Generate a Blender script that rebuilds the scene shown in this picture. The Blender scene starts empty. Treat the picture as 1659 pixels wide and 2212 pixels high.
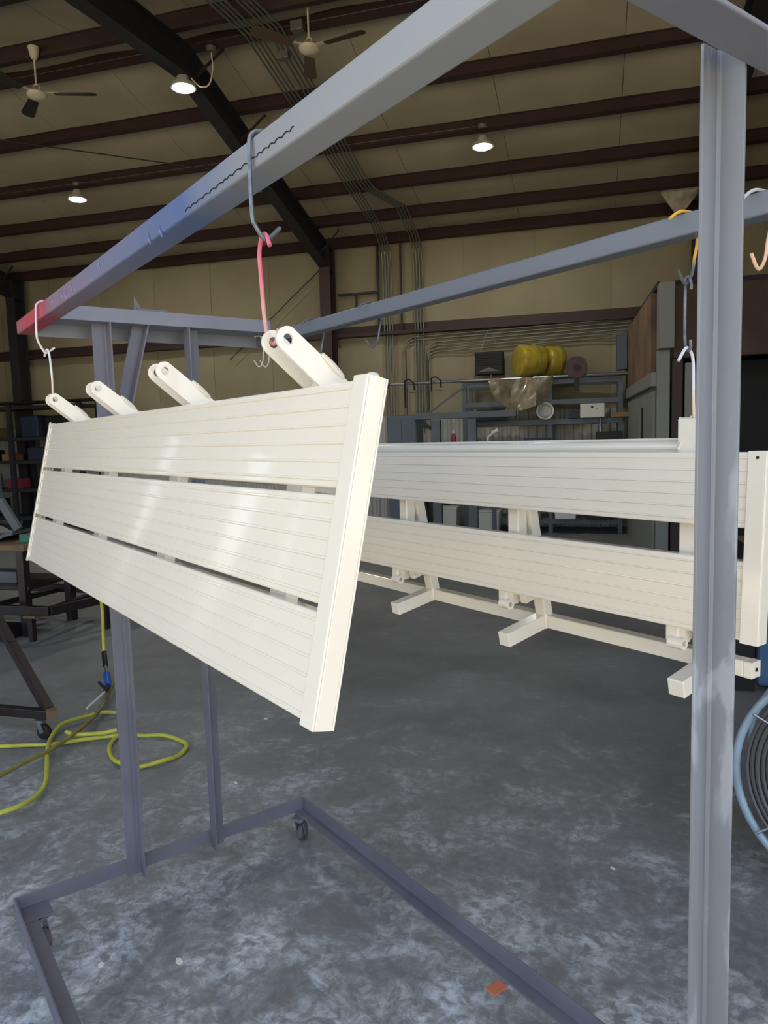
import bpy, math, random
from mathutils import Vector, Matrix

random.seed(7)
scene = bpy.context.scene
COL = scene.collection

# ------------------------------------------------------------------ camera
CAM = Vector((2.5305, -0.3154, 1.6))
YAW, PITCH, ROLL, FPX = -0.94574, -0.09972, -0.02803, 1591.79
fwd = Vector((math.sin(YAW)*math.cos(PITCH), math.cos(YAW)*math.cos(PITCH), math.sin(PITCH)))
rgt = Vector((math.cos(YAW), -math.sin(YAW), 0))
upv = rgt.cross(fwd)
r2 = rgt*math.cos(ROLL) + upv*math.sin(ROLL)
u2 = -rgt*math.sin(ROLL) + upv*math.cos(ROLL)
cd = bpy.data.cameras.new('camera'); cam = bpy.data.objects.new('camera', cd); COL.objects.link(cam)
cam.matrix_world = Matrix(((r2.x, u2.x, -fwd.x, CAM.x), (r2.y, u2.y, -fwd.y, CAM.y), (r2.z, u2.z, -fwd.z, CAM.z), (0, 0, 0, 1)))
cd.sensor_fit = 'VERTICAL'; cd.sensor_height = 36.0; cd.lens = FPX*36.0/2212.0
cd.clip_start = 0.02; cd.clip_end = 300
scene.camera = cam

# building axes: s runs to the right along the back wall, t into the shop
ANG = math.radians(38.317)
E1 = Vector((math.cos(ANG), math.sin(ANG), 0)); E2 = Vector((-math.sin(ANG), math.cos(ANG), 0))
ORG = Vector((CAM.x, CAM.y, 0))
def B(s, t, z=0.0): return ORG + E1*s + E2*t + Vector((0, 0, z))

# ------------------------------------------------------------------ sky, sun, exposure
w = bpy.data.worlds.new('world'); scene.world = w; w.use_nodes = True
nt = w.node_tree; bg = nt.nodes['Background']
sky = nt.nodes.new('ShaderNodeTexSky'); sky.sky_type = 'NISHITA'; sky.sun_disc = False
sky.sun_elevation = math.radians(58); sky.sun_rotation = math.radians(35); sky.air_density = 1.0; sky.dust_density = 1.5
hs = nt.nodes.new('ShaderNodeHueSaturation'); hs.inputs['Saturation'].default_value = 0.55      # hazy summer sky
nt.links.new(sky.outputs[0], hs.inputs['Color']); nt.links.new(hs.outputs[0], bg.inputs[0]); bg.inputs[1].default_value = 0.24
sd = bpy.data.lights.new('sun', 'SUN'); sun = bpy.data.objects.new('sun', sd); COL.objects.link(sun)
sd.energy = 9.0; sd.angle = math.radians(0.6); sd.color = (1.0, 0.93, 0.82)
sun_dir = (-E2*0.5 + E1*0.16 + Vector((0, 0, -0.86))).normalized()      # comes over the roof from behind the shop
sun.rotation_euler = sun_dir.to_track_quat('-Z', 'Y').to_euler()
scene.view_settings.view_transform = 'Standard'; scene.view_settings.look = 'None'
scene.view_settings.gamma = 1.0; scene.view_settings.use_curve_mapping = False
scene.view_settings.exposure = 0.9

# ------------------------------------------------------------------ materials
def lin(c):
    f = lambda v: v/12.92 if v <= 0.04045 else ((v+0.055)/1.055)**2.4
    return tuple(f(x/255.0) for x in c) + (1.0,)
MATS = {}
def mat(name, col, rough=0.5, metal=0.0, coat=0.0, noise=None, bump=0.0, bscale=60.0, spec=0.5, nscale=8.0, emit=None, estr=0.0, trans=0.0, alpha=1.0):
    m = bpy.data.materials.new(name); m.use_nodes = True; n = m.node_tree; b = n.nodes['Principled BSDF']
    b.inputs['Base Color'].default_value = lin(col); b.inputs['Roughness'].default_value = rough
    b.inputs['Metallic'].default_value = metal; b.inputs['Coat Weight'].default_value = coat
    b.inputs['Specular IOR Level'].default_value = spec; b.inputs['Coat Roughness'].default_value = 0.06
    b.inputs['Transmission Weight'].default_value = trans; b.inputs['Alpha'].default_value = alpha
    tc = n.nodes.new('ShaderNodeTexCoord')
    if noise:
        nz = n.nodes.new('ShaderNodeTexNoise'); nz.inputs['Scale'].default_value = nscale; nz.inputs['Detail'].default_value = 6
        n.links.new(tc.outputs['Object'], nz.inputs['Vector'])
        cr = n.nodes.new('ShaderNodeValToRGB'); cr.color_ramp.elements[0].position = 0.35; cr.color_ramp.elements[1].position = 0.68
        cr.color_ramp.elements[0].color = lin(col); cr.color_ramp.elements[1].color = lin(noise)
        n.links.new(nz.outputs[0], cr.inputs[0]); n.links.new(cr.outputs[0], b.inputs['Base Color'])
    if bump:
        bz = n.nodes.new('ShaderNodeTexNoise'); bz.inputs['Scale'].default_value = bscale; bz.inputs['Detail'].default_value = 3
        n.links.new(tc.outputs['Object'], bz.inputs['Vector'])
        bp = n.nodes.new('ShaderNodeBump'); bp.inputs['Strength'].default_value = bump; bp.inputs['Distance'].default_value = 0.002
        n.links.new(bz.outputs[0], bp.inputs['Height']); n.links.new(bp.outputs[0], b.inputs['Normal'])
    if emit:
        b.inputs['Emission Color'].default_value = lin(emit); b.inputs['Emission Strength'].default_value = estr
    MATS[name] = m
    return m

mat('cream', (236, 230, 216), rough=0.22, coat=0.7, bump=0.05, bscale=180)
mat('primer_light', (134, 138, 150), rough=0.5, noise=(122, 126, 138), nscale=5, bump=0.08, bscale=400)
mat('primer', (112, 112, 122), rough=0.5, noise=(100, 100, 112), nscale=5, bump=0.08, bscale=400)
mat('galv', (150, 154, 160), rough=0.35, metal=0.8)
mat('hook_grey', (120, 128, 138), rough=0.4, metal=0.5, noise=(95, 100, 110), nscale=90)
mat('hook_white', (214, 206, 196), rough=0.45)
mat('hook_dark', (84, 88, 98), rough=0.5, noise=(130, 132, 138), nscale=60)
mat('steel_red', (62, 42, 42), rough=0.6, noise=(54, 38, 38), nscale=2)
mat('steel_dark', (44, 42, 46), rough=0.6, noise=(38, 38, 42), nscale=2)
mat('insul', (182, 173, 148), rough=0.75, noise=(168, 159, 134), nscale=1.3, bump=0.25, bscale=3)
mat('insul_wall', (156, 147, 120), rough=0.75, noise=(144, 134, 108), nscale=1.1, bump=0.2, bscale=3)
mat('liner', (186, 184, 176), rough=0.6)
mat('conduit', (122, 124, 116), rough=0.45, metal=0.5)
mat('black', (18, 18, 20), rough=0.55)
mat('black_gloss', (8, 8, 9), rough=0.6)
mat('rubber', (26, 25, 25), rough=0.8)
mat('wheel_grey', (104, 98, 100), rough=0.7, noise=(80, 74, 74), nscale=40)
mat('dark_steel', (62, 58, 60), rough=0.34, metal=0.6, noise=(60, 50, 48), nscale=9)
mat('rack_steel', (92, 98, 106), rough=0.5, noise=(80, 86, 92), nscale=3)
mat('wood', (126, 104, 76), rough=0.7, noise=(100, 80, 58), nscale=6)
mat('rust_panel', (128, 104, 82), rough=0.7, noise=(100, 76, 60), nscale=2.0)
mat('rust_dark', (84, 62, 52), rough=0.7, noise=(62, 44, 38), nscale=2.0)
mat('booth_grey', (128, 130, 124), rough=0.55)
mat('booth_dark', (30, 29, 31), rough=0.7)
mat('fan_white', (216, 206, 182), rough=0.5)
mat('blade', (92, 74, 60), rough=0.5)
mat('blade_dark', (54, 52, 48), rough=0.5)
mat('lamp_body', (190, 190, 186), rough=0.4, metal=0.3)
mat('lens', (255, 255, 250), rough=0.4, emit=(255, 252, 235), estr=30.0)
mat('hose', (208, 208, 80), rough=0.55, noise=(176, 176, 64), nscale=7)
mat('hose_old', (150, 142, 66), rough=0.65, noise=(120, 112, 58), nscale=9)
mat('blue_plastic', (38, 92, 190), rough=0.4)
mat('blue_bin', (58, 90, 124), rough=0.5, noise=(78, 112, 146), nscale=5)
mat('rim_blue', (158, 182, 198), rough=0.45, metal=0.2, noise=(138, 160, 176), nscale=12)
mat('wire_dark', (98, 96, 98), rough=0.5, metal=0.3)
mat('yellow_wrap', (182, 160, 52), rough=0.35, noise=(150, 132, 44), nscale=9, coat=0.4)
mat('clear_plastic', (168, 156, 130), rough=0.25, noise=(120, 108, 84), nscale=7, coat=0.5, alpha=0.75)
mat('reel_red', (66, 42, 42), rough=0.5)
mat('box_white', (214, 212, 204), rough=0.6)
mat('ink', (60, 60, 60), rough=0.7)
mat('cabinet_blue', (84, 94, 108), rough=0.5)
mat('cardboard', (142, 112, 80), rough=0.8)
mat('green_item', (52, 110, 92), rough=0.5)
mat('red_item', (150, 50, 66), rough=0.5)
mat('navy', (36, 44, 66), rough=0.6)
mat('seat_grey', (88, 92, 98), rough=0.5)
mat('tag_orange', (226, 128, 92), rough=0.7)
mat('flake', (226, 226, 210), rough=0.7)
mat('wall_out', (170, 165, 150), rough=0.8)
mat('apron', (192, 180, 156), rough=0.85, noise=(178, 166, 142), nscale=1.5)
mat('weld', (206, 202, 196), rough=0.25, metal=0.3)
mat('foil', (196, 190, 176), rough=0.5, noise=(150, 140, 120), nscale=6)

def ramp(n, stops):
    cr = n.nodes.new('ShaderNodeValToRGB'); e = cr.color_ramp.elements
    while len(e) < len(stops): e.new(0.5)
    for k, (p, c) in enumerate(stops): e[k].position = p; e[k].color = lin(c)
    return cr
def overspray(name, stops, x0, x1):
    """grey primer with coats of overspray that change along the beam (world X, object space)"""
    m = bpy.data.materials.new(name); m.use_nodes = True; n = m.node_tree; b = n.nodes['Principled BSDF']
    tc = n.nodes.new('ShaderNodeTexCoord'); sp = n.nodes.new('ShaderNodeSeparateXYZ'); n.links.new(tc.outputs['Object'], sp.inputs[0])
    nz = n.nodes.new('ShaderNodeTexNoise'); nz.inputs['Scale'].default_value = 6; nz.inputs['Detail'].default_value = 4
    n.links.new(tc.outputs['Object'], nz.inputs['Vector'])
    ad = n.nodes.new('ShaderNodeMath'); ad.operation = 'MULTIPLY_ADD'; ad.inputs[1].default_value = 0.22; ad.inputs[2].default_value = -0.11
    n.links.new(nz.outputs[0], ad.inputs[0])
    mr = n.nodes.new('ShaderNodeMapRange'); mr.inputs['From Min'].default_value = x0; mr.inputs['From Max'].default_value = x1
    sm = n.nodes.new('ShaderNodeMath'); sm.operation = 'ADD'; n.links.new(sp.outputs[0], sm.inputs[0]); n.links.new(ad.outputs[0], sm.inputs[1])
    n.links.new(sm.outputs[0], mr.inputs['Value'])
    cr = ramp(n, stops); n.links.new(mr.outputs[0], cr.inputs[0]); n.links.new(cr.outputs[0], b.inputs['Base Color'])
    b.inputs['Roughness'].default_value = 0.42
    g = n.nodes.new('ShaderNodeTexNoise'); g.inputs['Scale'].default_value = 420; n.links.new(tc.outputs['Object'], g.inputs['Vector'])
    bp = n.nodes.new('ShaderNodeBump'); bp.inputs['Strength'].default_value = 0.1; bp.inputs['Distance'].default_value = 0.001
    n.links.new(g.outputs[0], bp.inputs['Height']); n.links.new(bp.outputs[0], b.inputs['Normal'])
    MATS[name] = m
# object space of the rack starts at x = 1.0 in the world
overspray('front_spray', [(0.0, (150, 92, 98)), (0.08, (176, 70, 84)), (0.16, (160, 78, 96)), (0.22, (136, 116, 136)), (0.42, (118, 119, 144)), (0.54, (104, 114, 148)), (0.64, (86, 106, 152)), (0.74, (136, 141, 149)), (1.0, (150, 155, 161))], -1.1, 1.15)
overspray('end_spray', [(0.0, (104, 112, 124)), (1.0, (110, 117, 128))], -1.2, 1.2)

def post_material():
    m = bpy.data.materials.new('post_primer'); m.use_nodes = True; n = m.node_tree; b = n.nodes['Principled BSDF']
    tc = n.nodes.new('ShaderNodeTexCoord'); mp = n.nodes.new('ShaderNodeMapping'); mp.inputs['Scale'].default_value = (9, 9, 3.2)
    n.links.new(tc.outputs['Object'], mp.inputs[0])
    nz = n.nodes.new('ShaderNodeTexNoise'); nz.inputs['Scale'].default_value = 1.6; nz.inputs['Detail'].default_value = 5; nz.inputs['Distortion'].default_value = 0.6
    n.links.new(mp.outputs[0], nz.inputs['Vector'])
    cr = ramp(n, [(0.0, (118, 123, 131)), (0.55, (128, 133, 141)), (0.6, (154, 160, 169)), (1.0, (160, 166, 175))])
    n.links.new(nz.outputs[0], cr.inputs[0]); n.links.new(cr.outputs[0], b.inputs['Base Color'])
    b.inputs['Roughness'].default_value = 0.45; b.inputs['Metallic'].default_value = 0.15
    g = n.nodes.new('ShaderNodeTexNoise'); g.inputs['Scale'].default_value = 420; n.links.new(tc.outputs['Object'], g.inputs['Vector'])
    bp = n.nodes.new('ShaderNodeBump'); bp.inputs['Strength'].default_value = 0.12; bp.inputs['Distance'].default_value = 0.001
    n.links.new(g.outputs[0], bp.inputs['Height']); n.links.new(bp.outputs[0], b.inputs['Normal'])
    MATS['post_primer'] = m
post_material()

def concrete():
    m = bpy.data.materials.new('concrete'); m.use_nodes = True; n = m.node_tree; b = n.nodes['Principled BSDF']
    tc = n.nodes.new('ShaderNodeTexCoord')
    def noise(scale, detail, dist=0.0, rough=0.6):
        z = n.nodes.new('ShaderNodeTexNoise'); z.inputs['Scale'].default_value = scale; z.inputs['Detail'].default_value = detail
        z.inputs['Distortion'].default_value = dist; z.inputs['Roughness'].default_value = rough
        n.links.new(tc.outputs['Object'], z.inputs['Vector']); return z
    big = noise(0.9, 6, 0.4); mid = noise(4.2, 12, 0.5, 0.74); fine = noise(22, 8, 0.6, 0.7)
    base = ramp(n, [(0.3, (104, 106, 106)), (0.7, (136, 138, 138))]); n.links.new(big.outputs[0], base.inputs[0])
    scuff = ramp(n, [(0.44, (0, 0, 0)), (0.56, (130, 130, 130)), (0.72, (255, 255, 255))])
    sp0 = n.nodes.new('ShaderNodeSeparateXYZ'); n.links.new(tc.outputs['Object'], sp0.inputs[0])
    dd = n.nodes.new('ShaderNodeMapRange'); dd.inputs['From Min'].default_value = 4.0; dd.inputs['From Max'].default_value = 1.5; dd.inputs['To Min'].default_value = 0.0; dd.inputs['To Max'].default_value = 0.13  # more pale scuffs towards the doorway, daylight brightness painted into them
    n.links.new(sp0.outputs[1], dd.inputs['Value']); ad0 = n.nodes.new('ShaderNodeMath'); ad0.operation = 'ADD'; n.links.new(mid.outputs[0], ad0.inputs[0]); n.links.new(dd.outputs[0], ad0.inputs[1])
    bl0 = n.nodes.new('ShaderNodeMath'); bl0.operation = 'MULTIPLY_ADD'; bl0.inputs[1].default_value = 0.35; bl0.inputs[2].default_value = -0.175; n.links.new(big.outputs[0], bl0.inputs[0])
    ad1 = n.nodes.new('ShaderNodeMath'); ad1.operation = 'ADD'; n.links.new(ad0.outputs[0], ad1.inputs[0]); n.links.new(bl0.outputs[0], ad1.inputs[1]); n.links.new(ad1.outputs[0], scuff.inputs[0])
    fm = ramp(n, [(0.4, (90, 90, 90)), (0.58, (255, 255, 255))]); n.links.new(fine.outputs[0], fm.inputs[0])
    mul = n.nodes.new('ShaderNodeMixRGB'); mul.blend_type = 'MULTIPLY'; mul.inputs[0].default_value = 1
    n.links.new(scuff.outputs[0], mul.inputs[1]); n.links.new(fm.outputs[0], mul.inputs[2])
    # dusty traffic band close to the doorway, its brighter daylight painted in (t axis = object Y)
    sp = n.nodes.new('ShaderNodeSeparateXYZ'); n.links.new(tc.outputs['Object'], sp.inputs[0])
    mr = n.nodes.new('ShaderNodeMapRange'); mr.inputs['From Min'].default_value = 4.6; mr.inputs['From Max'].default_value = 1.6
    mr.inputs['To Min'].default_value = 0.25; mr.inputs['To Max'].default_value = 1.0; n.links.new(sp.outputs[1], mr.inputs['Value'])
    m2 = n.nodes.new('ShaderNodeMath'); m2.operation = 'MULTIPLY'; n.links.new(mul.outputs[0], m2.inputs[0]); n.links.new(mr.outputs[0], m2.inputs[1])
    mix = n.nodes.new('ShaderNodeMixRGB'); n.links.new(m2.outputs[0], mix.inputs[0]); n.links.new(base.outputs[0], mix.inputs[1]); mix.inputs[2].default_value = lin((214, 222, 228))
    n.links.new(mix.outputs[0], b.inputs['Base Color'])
    rr = n.nodes.new('ShaderNodeMapRange'); rr.inputs['To Min'].default_value = 0.42; rr.inputs['To Max'].default_value = 0.62; n.links.new(fine.outputs[0], rr.inputs['Value'])
    n.links.new(rr.outputs[0], b.inputs['Roughness'])
    bp = n.nodes.new('ShaderNodeBump'); bp.inputs['Strength'].default_value = 0.15; bp.inputs['Distance'].default_value = 0.004
    n.links.new(mid.outputs[0], bp.inputs['Height']); n.links.new(bp.outputs[0], b.inputs['Normal'])
    MATS['concrete'] = m
concrete()

# ------------------------------------------------------------------ mesh helpers
class MB:
    def __init__(s): s.v = []; s.f = []
    def add(s, vs, fs):
        o = len(s.v); s.v += [Vector(a) for a in vs]; s.f += [tuple(i+o for i in f) for f in fs]; return s
    def box(s, a, b):
        (x0, y0, z0), (x1, y1, z1) = a, b
        return s.add([(x0,y0,z0),(x1,y0,z0),(x1,y1,z0),(x0,y1,z0),(x0,y0,z1),(x1,y0,z1),(x1,y1,z1),(x0,y1,z1)],
                     [(0,3,2,1),(4,5,6,7),(0,1,5,4),(1,2,6,5),(2,3,7,6),(3,0,4,7)])
    def bar(s, p, q, wd, ht, up=(0, 0, 1)):
        """rectangular bar from p to q, wd across, ht along up"""
        p, q, up = Vector(p), Vector(q), Vector(up); d = (q-p).normalized()
        sd_ = d.cross(up)
        if sd_.length < 1e-4: sd_ = d.cross(Vector((1, 0, 0)))
        sd_.normalize(); u = sd_.cross(d).normalized(); a, b = sd_*wd/2, u*ht/2
        vs = [p-a-b, p+a-b, p+a+b, p-a+b, q-a-b, q+a-b, q+a+b, q-a+b]
        return s.add(vs, [(0,1,2,3),(7,6,5,4),(0,4,5,1),(1,5,6,2),(2,6,7,3),(3,7,4,0)])
    def extrude(s, poly, p, q, ax, ay):
        """closed 2d polygon in plane (ax, ay), swept from p to q"""
        p, q, ax, ay = Vector(p), Vector(q), Vector(ax), Vector(ay); n = len(poly)
        vs = [p+ax*a+ay*b for a, b in poly] + [q+ax*a+ay*b for a, b in poly]
        fs = [(i, (i+1) % n, (i+1) % n+n, i+n) for i in range(n)] + [tuple(range(n-1, -1, -1)), tuple(range(n, 2*n))]
        return s.add(vs, fs)
    def tube(s, path, r, n=8, closed=False):
        P = [Vector(p) for p in path]; k = len(P); rings = []; prev = None
        for i in range(k):
            if closed: d = (P[(i+1) % k]-P[i-1]).normalized()
            else: d = (P[min(i+1, k-1)]-P[max(i-1, 0)]).normalized()
            if prev is None:
                u = d.cross(Vector((0, 0, 1)))
                if u.length < 1e-3: u = d.cross(Vector((1, 0, 0)))
            else: u = prev-d*prev.dot(d)
            u.normalize(); prev = u; v = d.cross(u); rr = r[i] if isinstance(r, (list, tuple)) else r
            rings.append([P[i]+u*math.cos(2*math.pi*j/n)*rr+v*math.sin(2*math.pi*j/n)*rr for j in range(n)])
        fs = []
        for i in range(k if closed else k-1):
            a, b = i*n, ((i+1) % k)*n
            fs += [(a+j, a+(j+1) % n, b+(j+1) % n, b+j) for j in range(n)]
        if not closed: fs += [tuple(range(n-1, -1, -1)), tuple((k-1)*n+j for j in range(n))]
        return s.add([x for ring in rings for x in ring], fs)
    def cyl(s, p, q, r, n=16): return s.tube([p, q], r, n)
    def lathe(s, prof, c=(0, 0, 0), axis='z', n=24):
        vs = []; c = Vector(c)
        for r, h in prof:
            for j in range(n):
                a = 2*math.pi*j/n; x, y = r*math.cos(a), r*math.sin(a)
                vs.append(c+(Vector((x, y, h)) if axis == 'z' else Vector((h, x, y)) if axis == 'x' else Vector((x, h, y))))
        k = len(prof); fs = [(i*n+j, i*n+(j+1) % n, (i+1)*n+(j+1) % n, (i+1)*n+j) for i in range(k-1) for j in range(n)]
        fs += [tuple(range(n-1, -1, -1)), tuple((k-1)*n+j for j in range(n))]
        return s.add(vs, fs)
    def sheet(s, grid, th):
        """grid[i][j] of points -> surface with thickness th along z-ish normals (simple offset down)"""
        a, b = len(grid), len(grid[0]); vs = [Vector(p) for row in grid for p in row]; vs += [p-Vector((0, 0, th)) for p in vs]
        N = a*b; fs = []
        for i in range(a-1):
            for j in range(b-1):
                q = (i*b+j, i*b+j+1, (i+1)*b+j+1, (i+1)*b+j); fs.append(q); fs.append(tuple(N+x for x in reversed(q)))
        edge = [i*b for i in range(a)]+[(a-1)*b+j for j in range(1, b)]+[i*b+b-1 for i in range(a-2, -1, -1)]+[j for j in range(b-2, 0, -1)]
        for i in range(len(edge)):
            p, q = edge[i], edge[(i+1) % len(edge)]; fs.append((p, N+p, N+q, q))
        return s.add(vs, fs)
    def build(s, name, m, parent=None, off=(0, 0, 0), smooth=False, bevel=0.0, seg=2):
        o_ = Vector(off); me = bpy.data.meshes.new(name); me.from_pydata([tuple(v-o_) for v in s.v], [], s.f); me.update()
        import bmesh
        bm = bmesh.new(); bm.from_mesh(me); bmesh.ops.recalc_face_normals(bm, faces=bm.faces); bm.to_mesh(me); bm.free()
        ob = bpy.data.objects.new(name, me); COL.objects.link(ob); me.materials.append(MATS[m] if isinstance(m, str) else m)
        if smooth:
            for p in me.polygons: p.use_smooth = True
            md = ob.modifiers.new('es', 'EDGE_SPLIT'); md.split_angle = math.radians(38)
        if bevel:
            b = ob.modifiers.new('bv', 'BEVEL'); b.width = bevel; b.segments = seg; b.limit_method = 'ANGLE'; b.angle_limit = math.radians(40)
        if parent is not None: ob.parent = parent
        else: ob.location = o_
        return ob
def tag(o, label=None, cat=None, group=None, kind=None):
    if label: o['label'] = label
    if cat: o['category'] = cat
    if group: o['group'] = group
    if kind: o['kind'] = kind
    return o
def thing(name, label, cat, loc=(0, 0, 0), rotz=0.0, group=None, kind=None):
    o = bpy.data.objects.new(name, None); COL.objects.link(o); o.location = loc; o.rotation_euler = (0, 0, rotz); o.empty_display_size = 0.1
    return tag(o, label, cat, group, kind)
def smoothpath(pts, n=6):
    """Catmull-Rom through the points"""
    P = [Vector(p) for p in pts]; P = [P[0]*2-P[1]]+P+[P[-1]*2-P[-2]]; out = []
    for i in range(1, len(P)-2):
        a, b, c, d = P[i-1], P[i], P[i+1], P[i+2]
        for k in range(n):
            t = k/n; out.append(0.5*((2*b)+(c-a)*t+(2*a-5*b+4*c-d)*t*t+(3*b-a-3*c+d)*t*t*t))
    out.append(P[-2]); return out
def bthing(name, label, cat, s, t, z=0.0, rot=0.0, group=None, kind=None):
    """a thing placed in building axes: local x = along the wall, local y = into the shop"""
    return thing(name, label, cat, B(s, t, z), ANG+rot, group, kind)

# ================================================================== THE SHOP
WALL_T = 13.0; S0, S1 = -18.0, 9.0; FRONT_T = 0.9
RIDGE_T = 8.0
def roof_z(t): return 5.2+0.235*(WALL_T-t) if t >= RIDGE_T else 6.375-0.07*(RIDGE_T-t)

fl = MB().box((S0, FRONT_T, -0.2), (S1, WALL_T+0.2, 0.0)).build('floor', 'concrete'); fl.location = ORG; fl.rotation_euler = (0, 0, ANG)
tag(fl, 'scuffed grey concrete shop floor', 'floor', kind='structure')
ap = MB().box((-40, -40, -0.2), (40, FRONT_T, -0.002)).build('ground', 'apron'); ap.location = ORG; ap.rotation_euler = (0, 0, ANG)
tag(ap, 'sunlit pale concrete apron outside the shop door', 'ground', kind='structure')

# back wall: vinyl faced insulation strips above, ribbed liner sheets below
wb = MB().box((S0, WALL_T+0.02, 0), (S1, WALL_T+0.2, 5.4)).build('wall_back', 'wall_out'); wb.location = ORG; wb.rotation_euler = (0, 0, ANG)
tag(wb, 'tan insulated back wall of the steel shop', 'wall', kind='structure')
def strip(mb, x0, x1, z0, z1, y, bulge):
    g = []
    n = 6
    for i in range(n+1):
        u = i/n; x = x0+(x1-x0)*u; d = bulge*math.sin(math.pi*u)**0.6 if 0 < u < 1 else 0
        g.append((x, y-d))
    vs = [(x, yy, z0) for x, yy in g]+[(x, yy, z1) for x, yy in g]+[(x0, y+0.01, z0), (x1, y+0.01, z0), (x0, y+0.01, z1), (x1, y+0.01, z1)]
    k = n+1; fs = [(i, i+1, i+1+k, i+k) for i in range(n)]+[tuple(range(n, -1, -1))+(2*k, 2*k+1), tuple(range(k, 2*k))+(2*k+3, 2*k+2), (2*k, 0, k, 2*k+2), (n, 2*k+1, 2*k+3, 2*k-1), (2*k+1, 2*k, 2*k+2, 2*k+3)]
    mb.add(vs, fs)
x = S0
while x < S1-0.1:
    for z0, z1 in ((2.0, 3.5), (3.52, 5.22)):
        mb = MB(); strip(mb, x+0.004, min(x+1.22, S1)-0.004, z0, z1, WALL_T+0.01, 0.035); mb.build('insulation_panel', 'insul_wall', wb, smooth=True)
    x += 1.22
x = S0
while x < S1-0.1:
    mb = MB(); x1 = min(x+0.9, S1); poly = []; k = 0
    xx = x
    while xx < x1-0.05:
        poly += [(xx, 0.0), (xx+0.06, 0.0), (xx+0.085, -0.03), (xx+0.125, -0.03)]; xx += 0.15
    poly += [(x1, 0.0), (x1, 0.02), (x, 0.02)]
    mb.extrude(poly, (0, WALL_T, 0), (0, WALL_T, 2.0), (1, 0, 0), (0, 1, 0)); mb.build('liner_sheet', 'liner', wb); x += 0.9
for z in (3.42,):
    mb = MB(); mb.extrude([(0, 0), (-0.2, 0), (-0.2, 0.06), (-0.19, 0.06), (-0.19, 0.012), (-0.01, 0.012), (-0.01, 0.2), (0, 0.2)], (S0, WALL_T-0.02, z), (S1, WALL_T-0.02, z), (0, 1, 0), (0, 0, 1)); mb.build('girt', 'steel_red', wb)
for nm in ('wall_left', 'wall_right'):
    mb = MB()
    if nm == 'wall_left':        # tall gaps added out of view, to mirror bright streaks in the bench
        for t0, t1, z0 in ((FRONT_T, 3.75, 0), (3.75, 3.9, 4.6), (3.9, 4.95, 0), (4.95, 5.5, 4.9), (5.5, 7.45, 0), (7.45, 7.7, 4.6), (7.7, WALL_T+0.2, 0)): mb.box((S0-0.2, t0, z0), (S0, t1, 6.3))
    else: mb.box((S1, FRONT_T, 0), (S1+0.2, WALL_T+0.2, 6.3))
    o = mb.build(nm, 'insul_wall'); o.location = ORG; o.rotation_euler = (0, 0, ANG)
    tag(o, 'tan insulated end wall of the shop, '+('far left' if nm == 'wall_left' else 'far right'), 'wall', kind='structure')
# front wall around the big open doorway the camera looks in through
mb = MB().box((S0, FRONT_T-0.25, 0), (-11.4, FRONT_T, 5.75)).box((-6.3, FRONT_T-0.25, 0), (-5.2, FRONT_T, 5.75)).box((4.6, FRONT_T-0.25, 0), (S1, FRONT_T, 5.75)).box((-5.2, FRONT_T-0.25, 4.7), (4.6, FRONT_T, 5.75)).box((-11.4, FRONT_T-0.25, 4.2), (-6.3, FRONT_T, 5.75))  # second bay further left is added unseen, for daylight and bench reflections
o = mb.build('wall_front', 'wall_out'); o.location = ORG; o.rotation_euler = (0, 0, ANG); tag(o, 'front wall around the wide open door', 'wall', kind='structure')

# roof: insulation strips between seams, purlins below
cl = MB()
cl.extrude([(WALL_T+0.2, roof_z(WALL_T)+0.02), (RIDGE_T, roof_z(RIDGE_T)+0.06), (FRONT_T-0.25, roof_z(FRONT_T)+0.02), (FRONT_T-0.25, roof_z(FRONT_T)+0.2), (RIDGE_T, roof_z(RIDGE_T)+0.24), (WALL_T+0.2, roof_z(WALL_T)+0.2)], (S0, 0, 0), (S1, 0, 0), (0, 1, 0), (0, 0, 1))
cl = cl.build('ceiling', 'wall_out'); cl.location = ORG; cl.rotation_euler = (0, 0, ANG); tag(cl, 'pitched roof lined with tan insulation over dark red purlins', 'ceiling', kind='structure')
PURL = [12.95, 12.2, 11.33, 10.32, 9.3, 8.2, 7.72, 6.6, 5.5, 4.4, 3.3, 2.2]
edges_t = sorted([RIDGE_T, FRONT_T]+PURL+[WALL_T])
x = S0; rnd = random.Random(3)
while x < S1-0.1:
    g = []; x1 = min(x+1.53, S1); nx = 6
    rows = []
    for a, b in zip(edges_t[:-1], edges_t[1:]):
        for k in range(3):
            u = k/3; t = a+(b-a)*u; rows.append((t, 0.045*math.sin(math.pi*u)))
    rows.append((WALL_T, 0))
    for t, sg in rows:
        g.append([(x+0.003+(x1-x-0.006)*i/nx, t, roof_z(t)-0.012-sg*(0.55+0.45*math.sin(math.pi*i/nx))-0.012*math.sin(math.pi*i/nx)) for i in range(nx+1)])
    MB().sheet(g, -0.015).build('insulation_strip', 'insul', cl, smooth=True); x += 1.53
for t in PURL:
    zt = roof_z(t)-0.02; c_ = [(0.035, 0), (-0.035, 0), (-0.035, -0.012), (0.02, -0.012), (0.02, -0.2), (0.085, -0.2), (0.085, -0.17), (0.095, -0.17), (0.095, -0.212), (0.008, -0.212), (0.008, -0.012), (0.035, -0.012)]
    sl = math.atan(0.235 if t > RIDGE_T else -0.07); cs, sn = math.cos(-sl), math.sin(-sl)
    c2 = [(-a*cs-b*sn, -a*sn+b*cs) for a, b in c_]
    mb = MB(); mb.extrude(c2, (S0, t, zt), (S1, t, zt), (0, 1, 0), (0, 0, 1)); mb.build('purlin', 'steel_red' if t > 7 else 'steel_dark', cl)
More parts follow.
